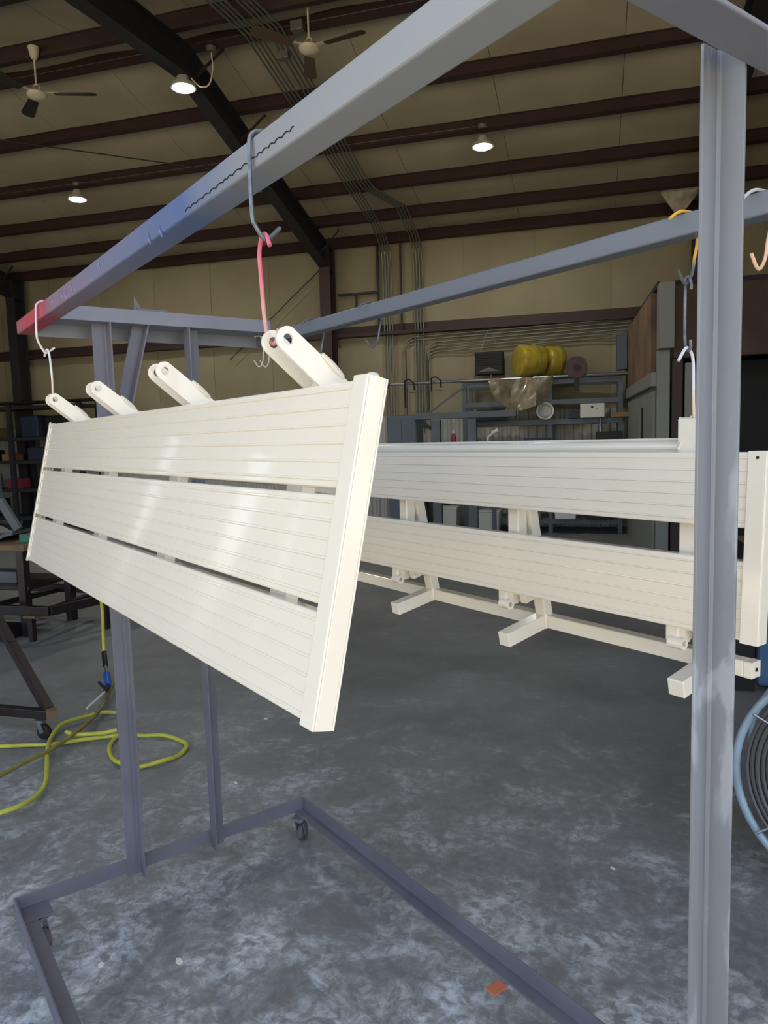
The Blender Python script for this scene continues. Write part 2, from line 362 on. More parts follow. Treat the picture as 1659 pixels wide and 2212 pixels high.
# rigid steel frames
def frame(s, label):
    f = bthing('steel_frame', label, 'steel frame', s, WALL_T-0.35, 0, kind='structure'); o = B(s, WALL_T-0.35)
    def P(t): return t-(WALL_T-0.35)
    ms = 'steel_red' if s > -8 else 'steel_dark'
    for nm, pts in (('rafter', [(WALL_T-0.25, 4.93, 4.55), (RIDGE_T, 6.13, 5.80), (FRONT_T+0.05, 5.62, 5.2)]),):
        mb = MB(); hw = 0.09
        for (ta, za, wa), (tb, zb, wb_) in zip(pts[:-1], pts[1:]):
            for q0, q1 in (((ta, za), (tb, zb)), ((ta, wa), (tb, wb_))): mb.bar((0, P(q0[0]), q0[1]), (0, P(q1[0]), q1[1]), hw*2, 0.014)
            mb.add([(-0.004, P(ta), wa), (-0.004, P(ta), za), (-0.004, P(tb), zb), (-0.004, P(tb), wb_), (0.004, P(ta), wa), (0.004, P(ta), za), (0.004, P(tb), zb), (0.004, P(tb), wb_)],
                   [(0, 1, 2, 3), (7, 6, 5, 4), (0, 4, 5, 1), (1, 5, 6, 2), (2, 6, 7, 3), (3, 7, 4, 0)])
        mb.build(nm, 'steel_dark', f)
    mb = MB()
    mb.box((-0.1, -0.15, 0), (0.1, -0.135, 4.95)).box((-0.1, 0.135, 0), (0.1, 0.15, 5.0)).box((-0.005, -0.135, 0), (0.005, 0.135, 4.95)); mb.build('column', ms, f)
    MB().box((-0.14, -0.2, 0), (0.14, 0.2, 0.02)).build('base_plate', ms, f)
    for dt in (0.0,):
        MB().bar((-0.02, P(8.2), 5.83), (0.42, P(8.2), 6.13), 0.05, 0.008).build('flange_brace', ms, f)
        MB().bar((0.02, P(9.3), 5.53), (0.42, P(9.3), 5.83), 0.05, 0.008).build('flange_brace', ms, f)
        MB().bar((0.02, P(12.2), 4.75), (0.4, P(12.2), 5.12), 0.05, 0.008).build('flange_brace', ms, f)
    return f
frame(-4.52, 'dark red steel column and rafter in the middle of the shop, lamp below its bend')
frame(-11.2, 'dark steel column and rafter at the far left edge')
frame(1.6, 'dark steel column and rafter behind the booth at right')
# bracing rods
for (a, b), lb in (((B(-8.6, 8.6, 5.96), B(-4.65, 10.5, 5.50)), 'thin diagonal bracing rod under the roof left of the middle rafter'), ((B(-6.6, 12.85, 3.15), B(-4.62, 12.85, 4.74)), 'thin diagonal bracing rod on the back wall beside the middle column')):
    tag(MB().cyl(a, b, 0.009, 6).build('bracing_rod', 'steel_dark', off=a), lb, 'rod')

# electrical conduits along the roof and down the wall
def conduit(pts, label, group, r=0.013):
    p = [B(*q) for q in pts]; o = MB().tube(p, r, 6).build('conduit', 'conduit', off=p[-1], smooth=True); tag(o, label, 'conduit', group); return o
GA = 'conduits running down the roof to the left drop'; GB = 'conduits that jog right before the wall'
def rz(t): return roof_z(t)-0.245
for k in range(4):
    s = -3.74+0.055*k; e = -3.56+0.05*k
    conduit([(s-0.1, 5.6, rz(5.6)), (s, 8.0, rz(8.0)), (e+0.02, 12.2, rz(12.2)), (e, 12.62, rz(12.62)-0.02), (e, 12.84, rz(12.8)-0.14), (e, 12.9, 4.6), (e, 12.9, 2.0 if k < 2 else 1.7)],
            'grey electrical conduit in the left bundle running down the roof and wall', GA)
for k in range(4):
    s = -3.46+0.055*k; e = -3.0+0.05*k; zb = 3.3-0.05*k
    pts = [(s-0.1, 5.6, rz(5.6)), (s, 8.0, rz(8.0)), (s+0.06, 10.8, rz(10.8)), (s+0.1, 11.15, rz(11.15)), (e, 11.75, rz(11.75)), (e, 12.62, rz(12.62)-0.02), (e, 12.84, rz(12.8)-0.14), (e, 12.9, 4.6), (e, 12.9, 1.75)]
    conduit(pts, 'grey electrical conduit in the right bundle that jogs sideways near the wall', GB)
for k in range(6):
    z = 3.36-0.055*k; s0 = -3.18 if k < 2 else -2.78; dz = 0.03*k
    conduit([(s0-0.0, 12.88, 1.9), (s0, 12.88, z-0.16), (s0+0.04, 12.88, z-0.05), (s0+0.15, 12.88, z), (0.62, 12.88, z+0.07)],
            'grey electrical conduit turning right and running level under the wall girt', 'level conduits under the girt', 0.014)
tag(MB().box((-0.02, -0.02, 0), (0.02, 0.02, 1.7)).build('strut_channel', 'steel_dark'), 'dark vertical strut channel on the back wall left of the conduits', 'strut')
bpy.data.objects['strut_channel'].location = B(-3.66, 12.9, 3.45); bpy.data.objects['strut_channel'].rotation_euler = (0, 0, ANG)
o = MB().box((-0.016, -0.016, 0), (0.016, 0.016, 1.7)).build('strut_channel', 'steel_dark'); o.location = B(-3.24, 12.9, 3.45); o.rotation_euler = (0, 0, ANG)
tag(o, 'dark vertical strut channel between the two conduit drops', 'strut')
ob = MB().box((-0.72, -0.02, -0.02), (0.02, 0.02, 0.02)).box((-0.4, -0.018, -0.42), (-0.37, 0.018, -0.02)).build('pipe_bracket', 'steel_dark'); ob.location = B(-3.68, 12.88, 4.18); ob.rotation_euler = (0, 0, ANG)
tag(ob, 'dark bracket rail beside the middle column', 'bracket')
# conduit clipped along purlins, feeding lamps
for (a, b, t), lb in (((-12.0, -4.6, 10.32), 'thin pale conduit along the purlin feeding the left lamp'), ((-9.0, 2.0, 8.2), 'thin pale conduit along the purlin near the ridge'), ((-4.3, -1.5, 10.32), 'thin pale conduit along the purlin to the right lamp')):
    z = roof_z(t)-0.16; p = [B(a, t-0.115, z), B(b, t-0.115, z)]
    tag(MB().cyl(p[0], p[1], 0.011, 6).build('conduit', 'galv', off=p[0]), lb, 'conduit')
for (s, t, z, sx), lb in (((-3.42, 8.35, 6.02, .1), 'small grey junction box on the conduit bundle left of the ceiling fan'), ((-3.1, 8.0, 6.1, .1), 'small grey junction box above the conduits near the picture top')):
    o = MB().box((-0.07, -0.05, -0.05), (0.07, 0.05, 0.05)).build('junction_box', 'conduit', bevel=0.005); o.location = B(s, t, z); o.rotation_euler = (0, 0, ANG); tag(o, lb, 'junction box')

# ------------------------------------------------------------------ lamps and ceiling fans
def lamp(s, t, z, zbox, sb, label, power):
    L = bthing('high_bay_lamp', label, 'lamp', s, t, z, group='round high bay lamps')
    MB().lathe([(0.02, 0.16), (0.05, 0.15), (0.07, 0.12), (0.075, 0.06), (0.135, 0.045), (0.142, 0.03), (0.142, 0.0), (0.12, 0.0)], n=28).build('housing', 'lamp_body', L, smooth=True)
    MB().lathe([(0.0005, -0.02), (0.06, -0.018), (0.1, -0.012), (0.122, 0.0), (0.122, 0.01), (0.0005, 0.01)], n=28).build('lens', 'lens', L, smooth=True)
    MB().cyl((0, 0, 0.15), (0, 0, zbox-z), 0.008, 8).build('hanger', 'steel_dark', L)
    MB().lathe([(0.0005, -0.03), (0.06, -0.03), (0.065, 0.02), (0.0005, 0.02)], c=(0, 0, zbox-z), n=16).build('ceiling_box', 'conduit', L, smooth=True)
    ld = bpy.data.lights.new('lamp_light', 'SPOT'); lo = bpy.data.objects.new('lamp_light', ld); COL.objects.link(lo); lo.parent = L; lo.location = (0, 0, -0.06)
    ld.energy = power; ld.shadow_soft_size = 0.12; ld.spot_size = math.radians(176); ld.spot_blend = 0.5; ld.color = (1.0, 0.97, 0.88)
    return L
LP = 62
L1 = lamp(-4.52, 7.98, 5.66, 5.80, 0, 'glowing round high bay lamp under the bend of the middle rafter', LP)
lamp(-7.72, 10.2, 5.43, 5.66, 0, 'glowing round high bay lamp at the far left, below the purlins', LP)
lamp(-1.4, 10.2, 5.40, 5.66, 0, 'glowing round high bay lamp at right, above the long back beam', LP)
pth = smoothpath([(0.32, 0.1, 0.38), (0.34, 0.08, 0.2), (0.3, 0.05, 0.02), (0.2, 0.02, 0.0), (0.1, 0.0, 0.1)], 5)
MB().tube(pth, 0.009, 6).build('cord', 'fan_white', L1, smooth=True)
MB().lathe([(0.0005, -0.03), (0.06, -0.03), (0.065, 0.02), (0.0005, 0.02)], c=(0.32, 0.1, 0.42), n=16).build('cord_box', 'conduit', L1, smooth=True)
def ceiling_fan(s, t, z, ztop, a0, label, bm):
    F = bthing('ceiling_fan', label, 'ceiling fan', s, t, z, rot=a0, group='ceiling fans')
    h = ztop-z
    MB().lathe([(0.03, h-0.13), (0.045, h-0.1), (0.065, h), (0.03, h)], n=20).build('canopy', 'fan_white', F, smooth=True)
    MB().cyl((0, 0, 0.1), (0, 0, h-0.1), 0.011, 10).build('down_rod', 'fan_white', F, smooth=True)
    MB().tube([(0.035, 0, 0.02), (0.035, 0, 0.09), (0.015, 0, 0.115), (-0.015, 0, 0.115), (-0.035, 0, 0.09), (-0.035, 0, 0.02)], 0.006, 6).build('yoke', 'fan_white', F)
    MB().lathe([(0.03, 0.05), (0.09, 0.035), (0.11, 0.01), (0.105, -0.02), (0.07, -0.045), (0.0005, -0.055)], n=28).build('motor', 'fan_white', F, smooth=True)
    for k in range(3):
        a = k*2*math.pi/3; ca, sa = math.cos(a), math.sin(a)
        R = lambda p: (p[0]*ca-p[1]*sa, p[0]*sa+p[1]*ca, p[2])
        pts = [(0.2, -0.055), (0.6, -0.075), (0.66, -0.06), (0.68, 0.0), (0.66, 0.06), (0.6, 0.075), (0.2, 0.055)]
        mb = MB(); n = len(pts); vs = [R((x, y, 0.012+0.22*y)) for x, y in pts]+[R((x, y, 0.004+0.22*y)) for x, y in pts]
        mb.add(vs, [tuple(range(n)), tuple(range(2*n-1, n-1, -1))]+[(i, (i+1) % n, (i+1) % n+n, i+n) for i in range(n)]); bl = mb.build('blade', bm, F)
        MB().bar(R((0.08, 0, 0.02)), R((0.26, 0, 0.016)), 0.045, 0.006).build('blade_iron', 'fan_white', bl)
    return F
ceiling_fan(-6.21, 7.6, 5.68, 6.2, math.radians(20), 'white ceiling fan with dark blades hanging at the far left', 'blade_dark')
ceiling_fan(-2.94, 7.9, 5.80, 6.34, math.radians(-10), 'white ceiling fan with brown blades hanging below the conduits', 'blade')

# ------------------------------------------------------------------ booth at right
bo = bthing('spray_booth', 'grey panelled booth with rusty brown fascia along the right side', 'booth', 0.7, 9.0, 0, rot=math.radians(2.5))
MB().box((0.0, 0.0, 0.0), (0.1, 3.6, 2.12)).build('side_wall', 'booth_grey', bo)
MB().box((-0.03, 0.05, 0.0), (0.0, 1.3, 2.05)).build('side_door', 'booth_grey', bo, bevel=0.006)
MB().box((-0.03, 1.5, 0.0), (0.0, 3.3, 2.05)).build('side_door', 'booth_grey', bo, bevel=0.006)
MB().box((-0.045, 1.05, 0.9), (-0.03, 1.13, 1.9)).build('door_slot', 'booth_dark', bo)
for y0, y1 in ((0.25, 1.3), (1.32, 2.4), (2.42, 3.5)):
    MB().box((-0.04, y0, 2.25), (0.06, y1, 3.18)).build('fascia_panel', 'rust_panel', bo, bevel=0.008)
MB().box((-0.06, 0.0, 2.1), (0.1, 3.6, 2.26)).build('header_rail', 'booth_grey', bo, bevel=0.01)
MB().box((-0.2, 3.05, 2.55), (-0.05, 3.3, 3.1)).build('side_box', 'cabinet_blue', bo, bevel=0.01)
MB().box((0.0, -0.22, 2.5), (0.16, 0.02, 3.22)).build('corner_box', 'booth_grey', bo, bevel=0.01)
MB().box((0.0, -0.05, 0.0), (0.14, 0.05, 2.5)).build('corner_post', 'booth_grey', bo, bevel=0.01)
MB().box((0.16, -0.03, 0.0), (0.28, 0.08, 2.4)).build('red_post', 'steel_red', bo, bevel=0.01)
MB().box((0.3, -0.02, 0.0), (0.4, 0.06, 2.35)).build('front_post', 'booth_grey', bo, bevel=0.01)
for x0, x1 in ((0.17, 1.6), (1.62, 3.2), (3.22, 5.0)):
    MB().box((x0, -0.06, 2.4), (x1, 0.1, 3.2)).build('front_fascia', 'rust_dark', bo, bevel=0.008)
MB().box((0.1, 3.0, 0), (6.0, 3.1, 3.2)).box((6.0, 0, 0), (6.1, 3.1, 3.2)).build('rear_wall', 'booth_dark', bo)
MB().box((0.0, 0.0, 3.2), (6.1, 3.1, 3.26)).build('roof_deck', 'booth_dark', bo)
MB().box((0.5, 0.9, 0.0), (6.0, 1.0, 2.42)).build('dark_backing', 'booth_dark', bo)  # dark sheet standing in for the shaded booth interior
# torn insulation above the booth
mb = MB(); g = []
for i in range(6):
    u = i/5; g.append([(-0.05+0.5*u+0.03*math.sin(7*u), 0.02*j+0.05*math.sin(3*u+j), 0.42-0.55*v*(0.4+0.6*math.sin(math.pi*u))-0.06*u) for j, v in enumerate((0, .35, .7, 1))])
mb.sheet(g, 0.02); o = mb.build('torn_insulation', 'foil', smooth=True); o.location = B(1.05, 12.3, 5.0); o.rotation_euler = (0, 0, ANG); tag(o, 'loose pale flap of torn insulation hanging at the eave by the booth', 'insulation')

# ------------------------------------------------------------------ shelving on the back wall
sh = bthing('steel_shelving', 'long grey steel storage rack along the back wall, behind the hanging bench', 'shelving', -1.0, 12.45, 0)
for xx in (-1.02, 0.35, 1.42):
    for yy in (-0.3, 0.35): MB().box((xx-0.035, yy-0.03, 0), (xx+0.035, yy+0.03, 2.42)).build('upright', 'rack_steel', sh)
for z in (0.15, 0.95, 1.36, 1.74, 2.06, 2.38):
    for yy in (-0.34, 0.31): MB().box((-1.05, yy, z), (1.45, yy+0.05, z+0.075)).build('beam', 'rack_steel', sh)
for z in (0.22, 1.02, 1.43, 1.81):
    MB().box((-1.03, -0.3, z), (1.43, 0.34, z+0.02)).build('shelf_board', 'rack_steel', sh)
MB().bar((-1.02, -0.36, 2.4), (-1.75, -0.36, 1.9), 0.03, 0.03).build('brace', 'rack_steel', sh)
for k, (y, z, x0, x1) in enumerate(((12.08, 2.49, -3.3, 0.62), (12.14, 2.50, -3.1, 0.62), (12.24, 2.49, -2.1, 0.6))):
    p = [B(x0, y, z), B(x1, y, z)]
    tag(MB().cyl(p[0], p[1], 0.022, 8).build('steel_pipe', 'galv', off=p[0], smooth=True), 'long steel pipe resting across the top of the storage rack', 'pipe', 'pipes on top of the storage rack')
# black box heater
tv = bthing('wall_heater', 'black box unit hung by chains on the back wall above the rack', 'heater', -1.68, 12.72, 2.62)
MB().box((-0.235, -0.12, 0), (0.235, 0.14, 0.38)).build('case', 'black_gloss', tv, bevel=0.01)
for z in (0.16, 0.2, 0.24, 0.28, 0.32): MB().box((-0.215, -0.13, z), (0.215, -0.12, z+0.012)).build('louvre', 'black_gloss', tv)
mb = MB(); mb.add([(-0.18, -0.13, 0.05), (0.18, -0.13, 0.05), (0, -0.13, 0.12), (-0.18, -0.12, 0.05), (0.18, -0.12, 0.05), (0, -0.12, 0.12)], [(0, 1, 2), (5, 4, 3), (0, 3, 4, 1), (1, 4, 5, 2), (2, 5, 3, 0)]); mb.build('deflector', 'wire_dark', tv)
for xx in (-0.16, 0.16): MB().cyl((xx, 0, 0.38), (0.0+xx*0.2, 0.05, 0.74), 0.005, 5).build('hanging_wire', 'galv', tv)
MB().cyl((0.03, -0.05, -0.12), (0.03, -0.05, 0.0), 0.018, 8).build('gas_valve', 'galv', tv)
# yellow wrapped rolls, plastic sheet, reel
def roll(s, t, z, r, ln, rot, label):
    R = bthing('insulation_roll', label, 'roll', s, t, z, rot=rot, group='wrapped rolls on the rack')
    rn = random.Random(int(s*100)); mb = MB(); n = 24; prof = [(0.02, 0), (r*0.7, 0.0), (r*0.93, 0.02), (r, 0.06), (r*0.98, ln*0.5), (r, ln-0.06), (r*0.93, ln-0.02), (r*0.7, ln), (0.02, ln)]
    vs = []
    for rr, h in prof:
        for j in range(n):
            a = 2*math.pi*j/n; q = rr*(1+rn.uniform(-.025, .025)); vs.append((q*math.cos(a), h+rn.uniform(-.006, .006), r+q*math.sin(a)*0.95))
    k = len(prof); mb.add(vs, [(i*n+j, i*n+(j+1) % n, (i+1)*n+(j+1) % n, (i+1)*n+j) for i in range(k-1) for j in range(n)]+[tuple(range(n)), tuple((k-1)*n+j for j in range(n))])
    mb.build('wrapped_body', 'yellow_wrap', R, smooth=True)
    mb = MB(); mb.tube([(r*1.01*math.cos(a*math.pi/12), ln*0.62, r+r*0.965*math.sin(a*math.pi/12)) for a in range(24)], 0.012, 5, closed=True); mb.build('strap', 'hose_old', R)
    return R
roll(-1.16, 12.1, 2.5, 0.27, 0.44, math.radians(-58), 'yellow plastic wrapped roll on top of the rack, nearer of the two')
roll(-0.76, 12.37, 2.5, 0.265, 0.3, math.radians(-58), 'yellow wrapped roll on the rack, partly hidden behind the nearer roll')
g = []
for i in range(13):
    u = i/12; row = []
    for j in range(9):
        v = j/8; x = -0.62+1.02*u; drop = 0.5*v*(0.3+0.7*math.sin(math.pi*u)**0.5); row.append((x*(1-0.08*v), -0.03-0.09*math.sin(9*u+2*v)-0.05*v+0.02*math.sin(23*u), -drop+0.02*math.sin(14*u+5*v)))
    g.append(row)
o = MB().sheet(g, 0.006).build('plastic_sheet', 'clear_plastic', smooth=True); o.location = B(-0.98, 11.95, 2.48); o.rotation_euler = (0, 0, ANG); tag(o, 'crumpled clear plastic sheet draped off the rack below the yellow rolls', 'plastic sheet')
re = bthing('hose_reel', 'small dark red round reel on top of the rack', 'reel', -0.24, 12.1, 2.62)
MB().lathe([(0.05, -0.06), (0.17, -0.06), (0.17, -0.05), (0.11, -0.04), (0.11, 0.04), (0.17, 0.05), (0.17, 0.06), (0.05, 0.06)], axis='y', n=28).build('drum', 'reel_red', re, smooth=True)
MB().box((-0.03, -0.04, -0.36), (0.03, 0.04, -0.1)).build('bracket', 'black', re); MB().cyl((0, -0.09, 0), (0, 0.09, 0), 0.05, 14).build('hub', 'black', re)
def box_item(name, label, cat, s, t, z, sx, sy, sz, m, rot=0.0, lid=None, group=None, taper=1.0):
    T = bthing(name, label, cat, s, t, z, rot, group)
    mb = MB(); a, b = sx/2, sy/2
    mb.add([(-a*taper, -b*taper, 0), (a*taper, -b*taper, 0), (a*taper, b*taper, 0), (-a*taper, b*taper, 0), (-a, -b, sz), (a, -b, sz), (a, b, sz), (-a, b, sz)], [(0,3,2,1),(4,5,6,7),(0,1,5,4),(1,2,6,5),(2,3,7,6),(3,0,4,7)])
    mb.build('body', m, T, bevel=min(sx, sy, sz)*0.06)
    if lid: MB().box((-a*1.04, -b*1.04, sz), (a*1.04, b*1.04, sz+0.03)).build('lid', lid, T, bevel=0.006)
    return T
wbx = box_item('carton', 'white carton with a dark print on the storage rack shelf', 'box', 0.0, 12.15, 1.83, 0.37, 0.25, 0.22, 'box_white')
MB().box((-0.02, -0.128, 0.15), (0.015, -0.1255, 0.185)).box((0.05, -0.128, 0.135), (0.08, -0.1255, 0.14)).build('printed_mark', 'ink', wbx)
box_item('tool_case', 'small navy case beside the white carton', 'case', -0.28, 12.15, 1.83, 0.16, 0.2, 0.12, 'navy')
box_item('tool_bag', 'dark slumped tool bag on the left end of the rack', 'bag', -1.6, 12.2, 1.83, 0.46, 0.3, 0.2, 'black', rot=0.15, taper=1.15)
bw = bthing('white_bucket', 'round white tub on its side under the draped plastic', 'tub', -0.72, 12.12, 1.96); MB().lathe([(0.09, -0.1), (0.115, -0.1), (0.13, 0.14), (0.1, 0.14)], axis='y', n=20).build('body', 'box_white', bw, smooth=True); MB().lathe([(0.134, 0.0), (0.138, 0.0), (0.138, 0.02), (0.134, 0.02)], c=(0, -0.1, 0), axis='y', n=20).build('rim', 'box_white', bw, smooth=True)
box_item('parts_tray', 'pale flat tray at the right end of the rack shelf', 'tray', 0.42, 12.2, 1.83, 0.3, 0.3, 0.07, 'cardboard')
box_item('dark_tray', 'navy tray lying on the middle rack shelf', 'tray', -0.85, 12.15, 1.45, 0.42, 0.3, 0.09, 'navy')
box_item('dark_toolbox', 'black toolbox on the middle rack shelf at right', 'toolbox', 0.25, 12.15, 1.45, 0.4, 0.3, 0.16, 'black')
bt = bthing('spray_bottle', 'clear bottle standing on the rack shelf below the white carton', 'bottle', 0.12, 12.05, 1.61); MB().lathe([(0.03, 0), (0.032, 0.1), (0.012, 0.14), (0.012, 0.18), (0.03, 0.185), (0.03, 0.2), (0.005, 0.2)], n=14).build('body', 'galv', bt, smooth=True)
# cabinet and gray frame in front of the wall
cb = box_item('steel_cabinet', 'blue grey steel cabinet standing left of the storage rack', 'cabinet', -3.05, 12.2, 0.0, 0.52, 0.5, 1.97, 'cabinet_blue')
MB().box((-0.24, -0.262, 0.05), (-0.005, -0.25, 1.9)).build('door', 'cabinet_blue', cb); MB().box((0.005, -0.262, 0.05), (0.24, -0.25, 1.9)).build('door', 'cabinet_blue', cb)
fr = bthing('welded_frame', 'grey welded steel stand with thick square legs before the rack', 'stand', -2.05, 11.3, 0)
for xx in (-0.28, 0.28): MB().box((xx-0.07, -0.06, 0), (xx+0.07, 0.06, 1.86)).build('leg', 'rack_steel', fr, bevel=0.008)
MB().box((-0.62, -0.05, 1.87), (0.95, 0.05, 1.97)).build('cross_beam', 'rack_steel', fr, bevel=0.008); MB().bar((-0.6, 0, 1.86), (-0.3, 0, 1.7), 0.05, 0.05).build('brace', 'black', fr)
for (dx, m_, lb) in ((-0.22, 'red_item', 'small red can on the floor bench by the grey stand, left one'), (0.05, 'red_item', 'small red can behind the grey stand, right one')):
    c = bthing('spray_can', lb, 'can', -1.95+dx, 11.9, 1.45); MB().lathe([(0.04, 0), (0.042, 0.01), (0.042, 0.15), (0.02, 0.19), (0.02, 0.22), (0.004, 0.22)], n=14).build('body', m_, c, smooth=True); MB().lathe([(0.022, 0.2), (0.022, 0.25), (0.003, 0.25)], n=12).build('cap', 'box_white', c, smooth=True)
wbn = bthing('wall_bench', 'low steel bench under the wall tools behind the grey stand', 'bench', -2.2, 11.95, 0); MB().box((-0.6, -0.3, 1.38), (0.75, 0.3, 1.45)).build('bench_top', 'rack_steel', wbn)
for xx in (-0.55, 0.7):
    for yy in (-0.26, 0.26): MB().box((xx-0.03, yy-0.03, 0), (xx+0.03, yy+0.03, 1.38)).build('leg', 'rack_steel', wbn)
tp = bthing('work_lamp', 'white folded task lamp on the steel bench behind the stand', 'lamp', -1.62, 11.85, 1.45)
MB().lathe([(0.05, 0), (0.05, 0.02), (0.01, 0.03)], n=14).build('base', 'box_white', tp, smooth=True); MB().tube([(0, 0, 0.02), (0.02, 0, 0.12), (0.1, 0, 0.19)], 0.02, 8).build('arm', 'box_white', tp, smooth=True); MB().tube([(0.08, 0, 0.18), (0.18, 0, 0.23)], 0.035, 10).build('head', 'box_white', tp, smooth=True)
for k, (s, z, h) in enumerate(((-3.35, 2.55, 0.32), (-2.9, 2.5, 0.35), (-2.45, 2.52, 0.12))):
    c = bthing('bar_clamp', ['dark bar clamp hooked on the pipe, left of the conduits', 'dark bar clamp hooked on the pipe, beside the conduits', 'short dark clamp on the pipe near the rack corner'][k], 'clamp', s, 12.0, z-0.06)
    MB().tube([(-0.09, 0, -h), (-0.09, 0, 0.1), (-0.02, 0, 0.12), (0.06, 0, 0.06), (0.07, 0, -0.06)], 0.014, 6).build('frame', 'black', c); MB().cyl((-0.02, 0, -0.1), (0.09, 0, -0.1), 0.012, 6).build('screw', 'galv', c)
# bins on the floor at the wall
for (s, t, sx, sz, m_, lb, nm) in ((-1.62, 12.0, 0.36, 0.36, 'box_white', 'white plastic tote on the floor at the back wall', 'tote'), (-2.28, 12.0, 0.3, 0.42, 'box_white', 'pale tilted tote beside the white tote at the wall', 'tote'), (-0.41, 12.05, 0.36, 0.26, 'box_white', 'low pale crate under the rack near its middle', 'crate'), (-0.95, 12.05, 0.34, 0.22, 'cardboard', 'brown carton under the rack left of the pale crate', 'carton'), (0.1, 12.05, 0.46, 0.22, 'dark_steel', 'dark steel bin under the right end of the rack', 'bin'), (-2.55, 12.42, 0.36, 0.5, 'dark_steel', 'dark steel bin on the floor below the wall bench', 'bin')):
    box_item(nm, lb, nm, s, t, 0.245 if s > -1.4 else 0.0, sx, 0.32, sz, m_, lid=m_, taper=0.88)

# ------------------------------------------------------------------ left side: shelving, workbench, carts
ls = bthing('steel_shelving', 'dark crowded shelving against the back wall at far left', 'shelving', -10.2, 12.2, 0)
for xx in (-2.0, -0.7, 0.9):
    for yy in (-0.28, 0.28): MB().box((xx-0.05, yy-0.03, 0), (xx+0.05, yy+0.03, 2.45)).build('upright', 'steel_dark', ls)
for z in (0.2, 0.75, 1.3, 1.75, 2.35): MB().box((-2.05, -0.3, z), (0.95, 0.3, z+0.06)).build('shelf_board', 'steel_dark', ls)
ry = random.Random(11)
LI = [(-1.75, 1.81, .36, .3, 'box_white', 'carton', 'white carton on an upper shelf at far left'), (-1.3, 1.81, .32, .2, 'cardboard', 'carton', 'brown carton on an upper shelf at far left'), (-0.3, 1.81, .4, .42, 'navy', 'crate', 'navy crate on the upper shelf left of the bench panel'), (0.3, 1.81, .45, .4, 'black', 'crate', 'black crate on the upper shelf left of the bench panel'),
      (-1.5, 1.36, .5, .22, 'dark_steel', 'bin', 'dark steel bin on the middle shelf at far left'), (-0.9, 1.36, .2, .14, 'cardboard', 'carton', 'small tan carton on the middle shelf at far left'), (-0.2, 1.36, .36, .25, 'navy', 'crate', 'navy crate on the middle shelf left of the bench panel'),
      (-1.6, 0.81, .5, .3, 'rack_steel', 'bin', 'grey steel bin on the lower shelf at far left'), (-0.8, 0.81, .25, .2, 'red_item', 'tin', 'red tin on the lower shelf at far left'), (-1.5, 0.26, .6, .35, 'dark_steel', 'bin', 'dark bin on the bottom shelf at far left')]
for x_, z, sx, sz, m_, nm, lb in LI: box_item(nm, lb, nm, -10.2+x_, 12.15, z, sx, 0.36, sz, m_)
for k in range(3):
    p = [B(-13.5, 11.85+0.07*k, 2.47+0.0*k), B(-8.6, 11.85+0.07*k, 2.47)]
    tag(MB().cyl(p[0], p[1], 0.025, 8).build('steel_pipe', 'dark_steel', off=p[0], smooth=True), 'long dark pipe lying on top of the far left shelving', 'pipe', 'pipes on the far left shelving')
wk = bthing('workbench', 'cluttered dark workbench with a wooden top at the left edge', 'workbench', -5.0, 5.4, 0)
MB().box((-1.3, -0.35, 0.74), (0.42, 0.35, 0.79)).build('bench_top', 'wood', wk, bevel=0.006)
MB().box((-1.3, -0.3, 0.40), (0.4, 0.3, 0.43)).build('lower_shelf', 'dark_steel', wk)
for xx in (-1.2, 0.34):
    for yy in (-0.28, 0.28): MB().box((xx-0.035, yy-0.035, 0), (xx+0.035, yy+0.035, 0.74)).build('leg', 'dark_steel', wk)
sc = bthing('seat_shell', 'grey moulded seat with a high back on the workbench', 'seat', -4.98, 5.45, 0.79, rot=math.radians(8))
MB().box((-0.3, -0.2, 0.36), (-0.02, -0.14, 0.72)).build('backrest', 'seat_grey', sc, bevel=0.02)
MB().bar((-0.04, -0.17, 0.37), (0.12, -0.17, 0.1), 0.05, 0.075).build('side_arm', 'seat_grey', sc, bevel=0.01)
mb = MB(); g = []
for i in range(7):
    u = i/6; g.append([(-0.36+0.44*u, -0.2+0.4*j/4, 0.09-0.07*math.sin(math.pi*u)**2+0.02*(1-u)) for j in range(5)])
mb.sheet(g, 0.03); mb.build('seat_pan', 'seat_grey', sc, smooth=True)
MB().cyl((-0.15, 0, 0), (-0.15, 0, 0.05), 0.05, 12).build('pedestal', 'dark_steel', sc)
for (dx, dz, sx, sz, m_, nm, lb) in ((0.28, 0.79, .1, .07, 'green_item', 'tin', 'small green tin on the workbench beside the grey seat'), (0.02, 0.43, .3, .1, 'rack_steel', 'tray', 'grey tray on the lower shelf of the workbench'), (-0.33, 0.43, .3, .22, 'black', 'toolbox', 'black toolbox on the lower shelf of the workbench')):
    box_item(nm, lb, nm, -5.0+dx, 5.3, dz, sx, 0.16, sz, m_)
# low welded trailer frame on the floor
tf = thing('trailer_frame', 'low dark steel frame on legs lying on the floor below the bench panel', 'steel frame', B(-4.5, 5.2, 0), ANG)
def tfb(a, b, w_, h_): 
    q = lambda p: (p[0]+4.5, p[1]-5.2, p[2])
    return MB().bar(q(a), q(b), w_, h_)
tfb((-5.6, 4.95, .26), (-4.3, 4.98, .26), .05, .075).build('side_rail', 'dark_steel', tf, bevel=0.004)
tfb((-4.3, 4.98, .26), (-4.04, 5.85, .26), .05, .075).build('end_rail', 'dark_steel', tf, bevel=0.004)
tfb((-5.6, 5.85, .26), (-4.05, 5.85, .26), .05, .075).build('rear_rail', 'dark_steel', tf, bevel=0.004)
tfb((-5.05, 5.0, .24), (-4.95, 5.82, .24), .06, .04).build('cross_rail', 'dark_steel', tf); tfb((-4.4, 5.0, .24), (-4.45, 5.82, .24), .06, .04).build('cross_rail', 'dark_steel', tf)
